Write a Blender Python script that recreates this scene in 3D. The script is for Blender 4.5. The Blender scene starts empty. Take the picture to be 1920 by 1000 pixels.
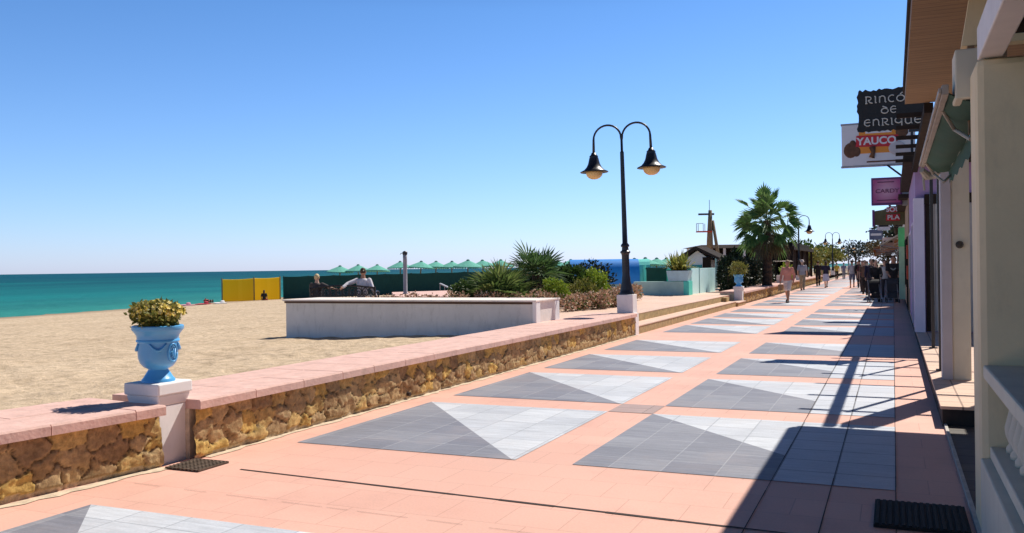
import bpy, math, random
import numpy as np
from mathutils import Vector, Matrix, noise as mnoise
R = math.radians
random.seed(7); np.random.seed(7)
SC = bpy.context.scene
COL = SC.collection

# ------------------------------------------------------------------ camera
cam_d = bpy.data.cameras.new('camera'); cam = bpy.data.objects.new('camera', cam_d); COL.objects.link(cam)
cam_d.sensor_width = 36; cam_d.lens = 1660/1920*36; cam_d.clip_start = .05; cam_d.clip_end = 9000
psi, roll, pitch = R(23.304), math.atan(.0129), R(.0558)
R0 = Vector((math.cos(psi), math.sin(psi), 0)); F0 = Vector((-math.sin(psi), math.cos(psi), 0)); U0 = Vector((0, 0, 1))
F1 = F0*math.cos(pitch)+U0*math.sin(pitch); U1 = U0*math.cos(pitch)-F0*math.sin(pitch)
CR = R0*math.cos(roll)-U1*math.sin(roll); CU = U1*math.cos(roll)+R0*math.sin(roll)
m = Matrix.Identity(4)
for i in range(3):
    m[i][0] = CR[i]; m[i][1] = CU[i]; m[i][2] = -F1[i]
m[2][3] = 1.6
cam.matrix_world = m
SC.camera = cam

# ------------------------------------------------------------------ sky, sun, exposure
W = bpy.data.worlds.new('World'); SC.world = W; W.use_nodes = True
wn = W.node_tree.nodes; wl = W.node_tree.links
sky = wn.new('ShaderNodeTexSky'); sky.sky_type = 'NISHITA'; sky.sun_disc = False
sky.sun_elevation = R(52); sky.sun_rotation = R(22); sky.air_density = 1.0; sky.dust_density = .25; sky.ozone_density = 4.0; sky.altitude = 0
# clear Mediterranean air: bluer towards the horizon than the plain model; overhead dimmed to cut fill light in shade
wt = wn.new('ShaderNodeTexCoord'); wsx = wn.new('ShaderNodeSeparateXYZ'); wl.new(wt.outputs['Generated'], wsx.inputs[0])
wr = wn.new('ShaderNodeValToRGB'); we = wr.color_ramp.elements
stops = [(0, (.80, .92, 1.5)), (.05, (.74, .90, 1.26)), (.15, (.66, .86, 1.16)), (.28, (.53, .78, 1.06)), (.40, (.20, .32, .48)), (1, (.07, .13, .22))]
while len(we) < len(stops): we.new(.5)
for i_, (p_, c_) in enumerate(stops): we[i_].position = p_; we[i_].color = (*c_, 1)
wl.new(wsx.outputs[2], wr.inputs[0])
wm = wn.new('ShaderNodeMix'); wm.data_type = 'RGBA'; wm.blend_type = 'MULTIPLY'; wm.inputs[0].default_value = 1
wl.new(sky.outputs[0], wm.inputs[6]); wl.new(wr.outputs[0], wm.inputs[7])
wl.new(wm.outputs[2], wn['Background'].inputs[0]); wn['Background'].inputs[1].default_value = .115
sl = bpy.data.lights.new('sun', 'SUN'); sl.energy = 4.8; sl.angle = R(.5); sl.color = (1, .95, .87)
so = bpy.data.objects.new('sun', sl); COL.objects.link(so)
sd = Vector((math.cos(R(52))*math.cos(R(68)), math.cos(R(52))*math.sin(R(68)), math.sin(R(52))))
so.rotation_euler = sd.to_track_quat('Z', 'Y').to_euler(); so.location = (20, 40, 60)
SC.view_settings.view_transform = 'Standard'; SC.view_settings.look = 'None'
SC.view_settings.exposure = 0.22; SC.view_settings.gamma = 1

# ------------------------------------------------------------------ materials
def newmat(name):
    mt = bpy.data.materials.new(name); mt.use_nodes = True
    n = mt.node_tree.nodes; l = mt.node_tree.links
    return mt, n, l, n['Principled BSDF']
def c4(c): return (c[0], c[1], c[2], 1)
def sc3(c, f): return tuple(min(1, x*f) for x in c)
def coords(n, l, kind='Object', scale=None):
    t = n.new('ShaderNodeTexCoord')
    if scale is None: return t.outputs[kind]
    mp = n.new('ShaderNodeMapping'); mp.inputs['Scale'].default_value = scale
    l.new(t.outputs[kind], mp.inputs[0]); return mp.outputs[0]
def noise_tex(n, l, co, scale, detail=4, rough=.55):
    t = n.new('ShaderNodeTexNoise'); t.inputs['Scale'].default_value = scale; t.inputs['Detail'].default_value = detail
    t.inputs['Roughness'].default_value = rough; l.new(co, t.inputs['Vector']); return t.outputs['Fac']
def ramp(n, l, fac, stops):
    r = n.new('ShaderNodeValToRGB'); e = r.color_ramp.elements
    while len(e) < len(stops): e.new(.5)
    for i, (p, c) in enumerate(stops): e[i].position = p; e[i].color = c4(c)
    l.new(fac, r.inputs[0]); return r.outputs[0]
def mixc(n, l, a, b, fac, mode='MIX'):
    x = n.new('ShaderNodeMix'); x.data_type = 'RGBA'; x.blend_type = mode
    for s, v in ((x.inputs[6], a), (x.inputs[7], b), (x.inputs[0], fac)):
        if hasattr(v, 'links') or hasattr(v, 'is_output'): l.new(v, s)
        elif isinstance(v, (int, float)): s.default_value = v
        else: s.default_value = c4(v)
    return x.outputs[2]
def bump(n, l, p, h, strength, dist=.01, prev=None):
    b = n.new('ShaderNodeBump'); b.inputs['Strength'].default_value = strength; b.inputs['Distance'].default_value = dist
    l.new(h, b.inputs['Height'])
    if prev is not None: l.new(prev, b.inputs['Normal'])
    l.new(b.outputs[0], p.inputs['Normal']); return b.outputs[0]
MATS = {}
def M(name, col, rough=.7, var=.12, scale=4, bmp=.0, bscale=60, metal=0, spec=.4, dirt=0):
    if name in MATS: return MATS[name]
    mt, n, l, p = newmat(name)
    co = coords(n, l)
    f = noise_tex(n, l, co, scale, 5, .6)
    base = ramp(n, l, f, [(.3, sc3(col, 1-var)), (.7, sc3(col, 1+var))])
    if dirt:
        g = noise_tex(n, l, coords(n, l, 'Object', (3, 3, 1)), 2.2, 6, .7)
        gm = n.new('ShaderNodeMapRange'); gm.inputs[1].default_value = .52; gm.inputs[2].default_value = .75; gm.inputs[4].default_value = dirt
        l.new(g, gm.inputs[0])
        base = mixc(n, l, base, sc3((.3, .25, .19), .8), gm.outputs[0])
    l.new(base, p.inputs['Base Color'])
    p.inputs['Roughness'].default_value = rough; p.inputs['Metallic'].default_value = metal
    p.inputs['Specular IOR Level'].default_value = spec
    if bmp: bump(n, l, p, noise_tex(n, l, co, bscale, 4), bmp)
    MATS[name] = mt; return mt
def tile_mat(name, c1, c2, joint, tw, th, streak=0.0, ms=.012, rough=.65, off=(0, 0), offset=0.0, jn=.5):
    mt, n, l, p = newmat(name)
    co = coords(n, l)
    mp = n.new('ShaderNodeMapping'); mp.inputs['Location'].default_value = (off[0], off[1], 0); l.new(co, mp.inputs[0])
    b = n.new('ShaderNodeTexBrick'); b.offset = offset; b.inputs['Scale'].default_value = 1
    b.inputs['Brick Width'].default_value = tw; b.inputs['Row Height'].default_value = th
    b.inputs['Mortar Size'].default_value = ms; b.inputs['Mortar Smooth'].default_value = .3; b.inputs['Bias'].default_value = 0
    b.inputs['Color1'].default_value = c4(c1); b.inputs['Color2'].default_value = c4(c2); b.inputs['Mortar'].default_value = c4(joint)
    l.new(mp.outputs[0], b.inputs['Vector'])
    f = noise_tex(n, l, co, 1.1, 6, .65)
    big = ramp(n, l, f, [(.3, (.86, .86, .86)), (.7, (1.06, 1.06, 1.06))])
    base = mixc(n, l, b.outputs[0], big, 1.0, 'MULTIPLY')
    if streak:
        s = noise_tex(n, l, coords(n, l, 'Object', (1.2, 9, 1)), 2.4, 5, .65)
        sm = ramp(n, l, s, [(.38, (1-streak,)*3), (.66, (1+streak*.4,)*3)])
        base = mixc(n, l, base, sm, 1.0, 'MULTIPLY')
    sp = noise_tex(n, l, co, 55, 3, .7)
    spm = ramp(n, l, sp, [(.3, (.92, .92, .92)), (.7, (1.05, 1.05, 1.05))])
    base = mixc(n, l, base, spm, 1.0, 'MULTIPLY')
    # footworn grubby blotches
    d = noise_tex(n, l, co, .55, 7, .72)
    dm = n.new('ShaderNodeMapRange'); dm.inputs[1].default_value = .50; dm.inputs[2].default_value = .78; dm.inputs[4].default_value = .42
    l.new(d, dm.inputs[0])
    base = mixc(n, l, base, (.36, .27, .22), dm.outputs[0])
    l.new(base, p.inputs['Base Color']); p.inputs['Roughness'].default_value = rough; p.inputs['Specular IOR Level'].default_value = .3
    inv = n.new('ShaderNodeMath'); inv.operation = 'MULTIPLY_ADD'; inv.inputs[1].default_value = -1; inv.inputs[2].default_value = 1
    l.new(b.outputs['Fac'], inv.inputs[0])
    n1 = bump(n, l, p, inv.outputs[0], jn, .004)
    bump(n, l, p, noise_tex(n, l, co, 90, 4), .12, .004, n1)
    return mt
def leaf_mat(name, cols, trans=.25, rough=.5):
    if name in MATS: return MATS[name]
    mt, n, l, p = newmat(name)
    g = n.new('ShaderNodeNewGeometry')
    k = len(cols)-1
    base = ramp(n, l, g.outputs['Random Per Island'], [(i/k, c) for i, c in enumerate(cols)])
    l.new(base, p.inputs['Base Color']); p.inputs['Roughness'].default_value = rough; p.inputs['Specular IOR Level'].default_value = .3
    t = n.new('ShaderNodeBsdfTranslucent'); l.new(base, t.inputs[0])
    mx = n.new('ShaderNodeMixShader'); mx.inputs[0].default_value = trans
    l.new(p.outputs[0], mx.inputs[1]); l.new(t.outputs[0], mx.inputs[2]); l.new(mx.outputs[0], n['Material Output'].inputs[0])
    MATS[name] = mt; return mt

# ------------------------------------------------------------------ mesh builder
def wloc(o):
    v = Vector((0, 0, 0))
    while o is not None: v = v+o.location; o = o.parent
    return v
class MB:
    def __init__(s): s.v = []; s.f = []; s.m = []
    def add(s, vs, fs, mi=0):
        o = len(s.v); s.v += [tuple(x) for x in vs]; s.f += [tuple(i+o for i in f) for f in fs]; s.m += [mi]*len(fs); return s
    def box(s, x0, x1, y0, y1, z0, z1, mi=0):
        return s.add([(x0,y0,z0),(x1,y0,z0),(x1,y1,z0),(x0,y1,z0),(x0,y0,z1),(x1,y0,z1),(x1,y1,z1),(x0,y1,z1)],
                     [(0,3,2,1),(4,5,6,7),(0,1,5,4),(1,2,6,5),(2,3,7,6),(3,0,4,7)], mi)
    def obox(s, c, d, rz=0, rx=0, ry=0, mi=0):
        mt = Matrix.Rotation(rz, 3, 'Z') @ Matrix.Rotation(ry, 3, 'Y') @ Matrix.Rotation(rx, 3, 'X')
        vs = [Vector(c)+mt @ Vector((d[0]*a/2, d[1]*b/2, d[2]*e/2)) for e in (-1, 1) for a, b in ((-1,-1),(1,-1),(1,1),(-1,1))]
        return s.add(vs, [(0,3,2,1),(4,5,6,7),(0,1,5,4),(1,2,6,5),(2,3,7,6),(3,0,4,7)], mi)
    def prism(s, poly, z0, z1, mi=0, top=None):
        n = len(poly); top = top or poly
        vs = [(x, y, z0) for x, y in poly]+[(x, y, z1) for x, y in top]
        return s.add(vs, [tuple(reversed(range(n))), tuple(range(n, 2*n))]+[(i, (i+1) % n, n+(i+1) % n, n+i) for i in range(n)], mi)
    def prism_y(s, poly, y0, y1, mi=0):          # poly in x, z
        n = len(poly)
        vs = [(x, y0, z) for x, z in poly]+[(x, y1, z) for x, z in poly]
        return s.add(vs, [tuple(range(n)), tuple(reversed(range(n, 2*n)))]+[((i+1) % n, i, n+i, n+(i+1) % n) for i in range(n)], mi)
    def tube(s, pts, r, seg=8, mi=0, cap=True):
        pts = [Vector(p) for p in pts]; n = len(pts)
        rs = r if isinstance(r, (list, tuple)) else [r]*n
        ref = None; vs = []
        for i, p in enumerate(pts):
            t = (pts[min(i+1, n-1)]-pts[max(i-1, 0)])
            t = t.normalized() if t.length > 1e-9 else Vector((0, 0, 1))
            if ref is None:
                ref = Vector((1, 0, 0)) if abs(t.x) < .8 else Vector((0, 1, 0))
            a = (ref-t*ref.dot(t)); a = a.normalized() if a.length > 1e-6 else t.orthogonal().normalized()
            ref = a; b = t.cross(a)
            for k in range(seg):
                q = 2*math.pi*k/seg
                vs.append(p+(a*math.cos(q)+b*math.sin(q))*rs[i])
        fs = [(i*seg+k, i*seg+(k+1) % seg, (i+1)*seg+(k+1) % seg, (i+1)*seg+k) for i in range(n-1) for k in range(seg)]
        if cap: fs += [tuple(reversed(range(seg))), tuple(range((n-1)*seg, n*seg))]
        return s.add(vs, fs, mi)
    def lathe(s, prof, c=(0, 0, 0), seg=24, mi=0, rot=0, sx=1, sy=1):
        vs = [(c[0]+sx*r*math.cos(rot+2*math.pi*k/seg), c[1]+sy*r*math.sin(rot+2*math.pi*k/seg), c[2]+z) for r, z in prof for k in range(seg)]
        n = len(prof)
        fs = [(i*seg+k, i*seg+(k+1) % seg, (i+1)*seg+(k+1) % seg, (i+1)*seg+k) for i in range(n-1) for k in range(seg)]
        fs += [tuple(reversed(range(seg))), tuple(range((n-1)*seg, n*seg))]
        return s.add(vs, fs, mi)
    def ell(s, c, r, seg=12, rings=8, mi=0, rz=0, rx=0):
        mt = Matrix.Rotation(rz, 3, 'Z') @ Matrix.Rotation(rx, 3, 'X')
        vs = []
        for i in range(rings+1):
            a = math.pi*i/rings
            for k in range(seg):
                q = 2*math.pi*k/seg
                rr = max(math.sin(a), .02)
                vs.append(Vector(c)+mt @ Vector((r[0]*rr*math.cos(q), r[1]*rr*math.sin(q), -r[2]*math.cos(a))))
        fs = [(i*seg+k, i*seg+(k+1) % seg, (i+1)*seg+(k+1) % seg, (i+1)*seg+k) for i in range(rings) for k in range(seg)]
        fs += [tuple(reversed(range(seg))), tuple(range(rings*seg, (rings+1)*seg))]
        return s.add(vs, fs, mi)
    def limb(s, p, q, rp, rq, seg=10):
        s.tube([p, q], [rp, rq], seg); s.ell(p, (rp,)*3, seg, 6); s.ell(q, (rq,)*3, seg, 6); return s
    def loft(s, rings, seg=16):                     # (cx, cy, z, rx, ry)
        vs = [(cx+rx*math.cos(2*math.pi*k/seg), cy+ry*math.sin(2*math.pi*k/seg), z) for cx, cy, z, rx, ry in rings for k in range(seg)]
        n = len(rings)
        fs = [(i*seg+k, i*seg+(k+1) % seg, (i+1)*seg+(k+1) % seg, (i+1)*seg+k) for i in range(n-1) for k in range(seg)]
        fs += [tuple(reversed(range(seg))), tuple(range((n-1)*seg, n*seg))]
        return s.add(vs, fs)
    def build(s, name, mat, parent=None, smooth=False, bevel=0, origin=None):
        off = wloc(parent) if parent is not None else Vector(origin or (0, 0, 0))
        me = bpy.data.meshes.new(name)
        me.from_pydata([(x-off.x, y-off.y, z-off.z) for x, y, z in s.v], [], s.f)
        for mt in (mat if isinstance(mat, (list, tuple)) else [mat]): me.materials.append(mt)
        if any(s.m): me.polygons.foreach_set('material_index', s.m)
        if smooth: me.polygons.foreach_set('use_smooth', [True]*len(me.polygons))
        me.update()
        o = bpy.data.objects.new(name, me); COL.objects.link(o)
        if parent is not None: o.parent = parent
        elif origin: o.location = origin
        if bevel:
            b = o.modifiers.new('bevel', 'BEVEL'); b.width = bevel; b.segments = 2; b.limit_method = 'ANGLE'; b.angle_limit = R(40)
        return o
def tag(o, label=None, cat=None, group=None, kind=None):
    if label: o['label'] = label
    if cat: o['category'] = cat
    if group: o['group'] = group
    if kind: o['kind'] = kind
    return o
def thing(name, label, cat, loc=(0, 0, 0), group=None):
    o = bpy.data.objects.new(name, None); COL.objects.link(o); o.location = loc; o.empty_display_size = .2
    return tag(o, label, cat, group)
def copy_tree(o, parent=None):
    c = o.copy(); COL.objects.link(c)
    if parent is not None: c.parent = parent
    for ch in [x for x in bpy.data.objects if x.parent == o and x != c]: copy_tree(ch, c)
    return c
def bake(o, voxel, smooth=3):
    r = o.modifiers.new('r', 'REMESH'); r.mode = 'VOXEL'; r.voxel_size = voxel
    sm = o.modifiers.new('s', 'SMOOTH'); sm.iterations = smooth; sm.factor = .5
    bpy.context.view_layer.update()
    dg = bpy.context.evaluated_depsgraph_get()
    me = bpy.data.meshes.new_from_object(o.evaluated_get(dg))
    o.modifiers.clear(); o.data = me
    me.polygons.foreach_set('use_smooth', [True]*len(me.polygons)); me.update()
    return o
def text_mesh(s, size, name, mat, parent, mtx, depth=.01, bold=.0, xs=1.0):
    cu = bpy.data.curves.new(name, 'FONT'); cu.body = s; cu.size = size; cu.align_x = 'CENTER'; cu.align_y = 'CENTER'
    cu.extrude = depth; cu.offset = bold
    t = bpy.data.objects.new(name, cu); COL.objects.link(t)
    bpy.context.view_layer.update()
    me = bpy.data.meshes.new_from_object(t.evaluated_get(bpy.context.evaluated_depsgraph_get()))
    bpy.data.objects.remove(t)
    me.transform(mtx @ Matrix.Diagonal((xs, 1, 1, 1)))
    off = wloc(parent); me.transform(Matrix.Translation(-off))
    me.materials.clear(); me.materials.append(mat)
    o = bpy.data.objects.new(name, me); COL.objects.link(o); o.parent = parent
    return o
FACE_S = Matrix.Rotation(R(90), 4, 'X')            # text facing -Y

def sand_z(x, y):
    k = .0333-.0001*max(-10, min(50, y-36))
    return .3 if x > -7 else .3+k*(x+7)

# ================================================================== SETTING
# sea
mt, n, l, p = newmat('sea water')
co = coords(n, l)
sepx = n.new('ShaderNodeSeparateXYZ'); l.new(co, sepx.inputs[0])
mr = n.new('ShaderNodeMapRange'); mr.inputs[1].default_value = -50; mr.inputs[2].default_value = -450
l.new(sepx.outputs[0], mr.inputs[0])
pat = noise_tex(n, l, coords(n, l, 'Object', (.02, .006, 1)), 1.6, 5, .6)
base = ramp(n, l, mr.outputs[0], [(0, (.028, .20, .185)), (.10, (.008, .155, .17)), (.45, (.004, .105, .13)), (1, (.003, .08, .12))])
pm = ramp(n, l, pat, [(.35, (.62, .72, .78)), (.65, (1.3, 1.25, 1.15))])
base = mixc(n, l, base, pm, 1.0, 'MULTIPLY')
l.new(base, p.inputs['Base Color']); p.inputs['Roughness'].default_value = .6; p.inputs['Specular IOR Level'].default_value = .06
w1 = noise_tex(n, l, coords(n, l, 'Object', (1.0, .35, 1)), .9, 5, .65)
bump(n, l, p, w1, .9, .6)
SEA = mt
b = MB(); b.add([(-4000, -2500, -1.2), (600, -2500, -1.2), (600, 6000, -1.2), (-4000, 6000, -1.2)], [(0, 1, 2, 3)])
tag(b.build('sea', SEA), kind='structure')
# inland ground
GROUND = M('dry ground', (.3, .25, .19), .9, .15, .5)
b = MB(); b.add([(-6.5, -60, -.05), (900, -60, -.05), (900, 3000, -.05), (-6.5, 3000, -.05)], [(0, 1, 2, 3)])
b.add([(-30, 120, -.5), (-6.5, 120, -.06), (-6.5, 3000, -.06), (-30, 3000, -.5)], [(0, 1, 2, 3)])
tag(b.build('ground', GROUND), kind='structure')

# beach
mt, n, l, p = newmat('beach sand')
co = coords(n, l)
f1 = noise_tex(n, l, co, .35, 6, .6); f2 = noise_tex(n, l, co, 4.5, 6, .72); f3 = noise_tex(n, l, co, 60, 3, .7)
base = ramp(n, l, f1, [(.3, (.56, .43, .30)), (.7, (.66, .52, .37))])
base = mixc(n, l, base, ramp(n, l, f2, [(.34, (.70, .68, .64)), (.6, (1.08, 1.07, 1.05))]), 1.0, 'MULTIPLY')
base = mixc(n, l, base, ramp(n, l, f3, [(.3, (.88, .87, .86)), (.7, (1.06, 1.06, 1.06))]), 1.0, 'MULTIPLY')
sx = n.new('ShaderNodeSeparateXYZ'); l.new(co, sx.inputs[0])
wet = n.new('ShaderNodeMapRange'); wet.inputs[1].default_value = -1.02; wet.inputs[2].default_value = -1.2
l.new(sx.outputs[2], wet.inputs[0])
base = mixc(n, l, base, (.30, .22, .15), wet.outputs[0])
l.new(base, p.inputs['Base Color']); p.inputs['Roughness'].default_value = .95; p.inputs['Specular IOR Level'].default_value = .1
n1 = bump(n, l, p, f2, .6, .06)
n2 = bump(n, l, p, noise_tex(n, l, co, 9, 4, .6), .5, .03, n1)
bump(n, l, p, noise_tex(n, l, co, 120, 2), .25, .005, n2)
SAND = mt
xs = [-6.30]; st = .05
while xs[-1] > -75: xs.append(xs[-1]-st); st *= 1.028
ys = [-4.0]; 
while ys[-1] < 160: ys.append(ys[-1]+max(.07, .07*(1+max(0, ys[-1]-8)*.10)))
vs = []
for y in ys:
    for x in xs:
        z = sand_z(x, y)
        d = math.hypot(x, y)
        a = min(1, (abs(x)-6.3)*3)
        z += a*(.05*mnoise.noise((x*.8, y*.8, 1))+.035*mnoise.noise((x*2.3, y*2.3, 4))+(.022*mnoise.noise((x*5, y*5, 9)) if d < 30 else 0)) * (1 if z > -1 else .4)
        vs.append((x, y, z))
nx = len(xs)
fs = [(j*nx+i+1, j*nx+i, (j+1)*nx+i, (j+1)*nx+i+1) for j in range(len(ys)-1) for i in range(nx-1)]
b = MB(); b.v = vs; b.f = fs; b.m = [0]*len(fs)
tag(b.build('beach', SAND, smooth=True), kind='structure')

# promenade pavement
PINK = tile_mat('pink paving', (.77, .435, .335), (.80, .46, .355), (.62, .34, .26), .42, .42, .0, .004, offset=.5, jn=.15)
DARK = tile_mat('grey paving', (.225, .23, .27), (.305, .31, .345), (.36, .365, .40), .42, .42, .14, .007)
LIGHT = tile_mat('pale paving', (.56, .58, .62), (.68, .70, .73), (.45, .47, .50), .42, .42, .14, .007)
BAND = tile_mat('pale grey paving', (.58, .60, .645), (.64, .66, .70), (.26, .27, .30), .42, .42, .10, .007)
JOINT = M('dark joint', (.05, .035, .03), .9)
MORT = M('mortar skirting', (.62, .50, .36), .9, .25, 9, .4, 40)
b = MB()
def sheet(poly, z, mi): b.add([(x, y, z) for x, y in poly], [tuple(range(len(poly)))], mi)
sheet([(-5.55, -12), (.43, -12), (.43, 420), (-5.55, 420)], 0, 0)
sheet([(-7.5, -12), (-5.55, -12), (-5.55, 5), (-7.5, 5)], 0, 0)
def block(y0, rows):
    for (a, c) in rows:
        ya, yb = y0+a, y0+c
        sheet([(-5.1, ya), (-2.93, ya), (-5.1, yb)], .004, 1)
        sheet([(-2.9, ya), (-2.9, yb), (-5.1, yb), (-2.93, ya)], .004, 2)
        k_ = (yb-ya)/2.4; ym = ya+.845*k_
        sheet([(-2.4, ya), (-.845, ya), (-.845, ym), (-2.4, yb)], .004, 1)
        sheet([(-.845, ym), (-.845, yb), (-2.4, yb)], .004, 2)
        sheet([(-.845, ya), (0, ya), (0, yb), (-.845, yb)], .004, 6)
rows = [(0, 2.6), (3.17, 5.72), (6.32, 8.62), (9.5, 11.85)]
block(6.75-14.15, rows)
y0 = 6.75
while y0 < 330: block(y0, rows); y0 += 14.15
for yb in (9.35, 12.47, 15.37): sheet([(-2.9, yb), (-2.4, yb), (-2.4, yb+.57), (-2.9, yb+.57)], .004, 5) if yb == 9.35 else None
# open joint and hairline joints across the wide pink band
xx = -4.85
while xx < .4:
    w = random.uniform(.35, .5); h = .012+random.uniform(0, .01); yy = 5.68-.052*(xx+4.85)
    sheet([(xx, yy-h), (xx+w, yy-.052*w-h), (xx+w, yy-.052*w+h*.6), (xx, yy+h*.6)], .004, 3); xx += w-.002
xx = -5.3
while xx < -1.2:
    w = random.uniform(.15, .5)
    yy = 5.02-.03*(xx+5.3)
    sheet([(xx, yy-.0015), (xx+w, yy-.03*w-.0015), (xx+w, yy-.03*w+.0015), (xx, yy+.0015)], .004, 3); xx += w+random.uniform(.02, .3)
for xj in (-.845, -.425, -.004):
    yy = -6
    while yy < 330:
        L_ = random.uniform(.6, 1.6); w_ = random.uniform(.002, .004)
        sheet([(xj-w_, yy), (xj+w_, yy), (xj+w_, yy+L_), (xj-w_, yy+L_)], .0075, 3); yy += L_+random.uniform(0, .012)
# rough mortar skirting along the wall foot
for (xa, ya, xb, yb) in ((-5.92, 2.0, -5.52, 5.5), (-5.5, 5.95, -5.5, 19.8)):
    N = int((yb-ya)/.12)
    L = [(xa+(xb-xa)*i/N, ya+(yb-ya)*i/N) for i in range(N+1)]
    sheet(L+[(x+.07+random.uniform(0, .06), y) for x, y in reversed(L)], .005, 4)
PATCH = tile_mat('mauve paving', (.42, .30, .27), (.46, .33, .30), (.25, .2, .18), .42, .42, .1, .006)
tag(b.build('promenade', [PINK, DARK, LIGHT, JOINT, MORT, PATCH, BAND]), kind='structure')

# shaded strip of plain tiles beside the shops shares the same sheet; terrace in front of the shops
TERR = tile_mat('terrace tiles', (.74, .50, .36), (.78, .54, .40), (.34, .22, .16), .6, .34, .05, .010)
RISER = M('shade darkened riser', (.030, .026, .024), .9, .3, 6)  # near-black colour stands in for the shade on the step faces
b = MB(); b.box(.42, 4, 9.55, 330, -.05, .17, 1); b.box(.405, 4, 9.535, 330, .1705, .2)
tag(b.build('terrace', [TERR, RISER]), kind='structure')
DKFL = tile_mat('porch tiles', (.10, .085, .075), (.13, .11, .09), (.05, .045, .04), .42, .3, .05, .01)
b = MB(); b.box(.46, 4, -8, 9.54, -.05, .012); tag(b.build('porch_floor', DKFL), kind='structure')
KERB = M('worn kerb stone', (.50, .46, .41), .85, .25, 7, .4, 40)
b = MB(); b.box(.432, .458, 5, 9.54, -.05, .03); tag(b.build('kerb_strip', KERB), kind='structure')

# plaza up two steps on the sea side
PLAZA = tile_mat('plaza paving', (.76, .52, .39), (.80, .56, .43), (.50, .34, .26), .5, .5, .0, .006)
STEPF = M('ochre step face', (.42, .31, .15), .9, .3, 9, .5, 30)
b = MB()
b.prism([(-6.42, 17.3), (-6.42, 19.82), (-5.95, 19.82), (-5.95, 35.4), (-6.45, 35.4), (-6.45, 80), (-20, 80), (-20, 33), (-12, 25), (-10.6, 19), (-9.2, 17.3)], -.3, .38)
tag(b.build('plaza', PLAZA), kind='structure')
b = MB()
b.box(-5.95, -5.5, 19.83, 34.2, -.02, .17, 0); b.box(-5.951, -5.49, 19.83, 34.2, .17, .20, 1)
b.box(-5.949, -5.935, 19.83, 34.2, .2, .378, 0); b.box(-6.3, -5.93, 19.83, 35.39, .38, .405, 1)
b.box(-5.95, -5.42, 34.21, 36.05, -.02, .13, 0); b.box(-5.96, -5.40, 34.2, 36.06, .13, .16, 1)
b.box(-5.93, -5.75, 33.6, 34.19, .2, .36, 0)
tag(b.build('steps', [STEPF, PLAZA], bevel=.008), kind='structure')

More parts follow.
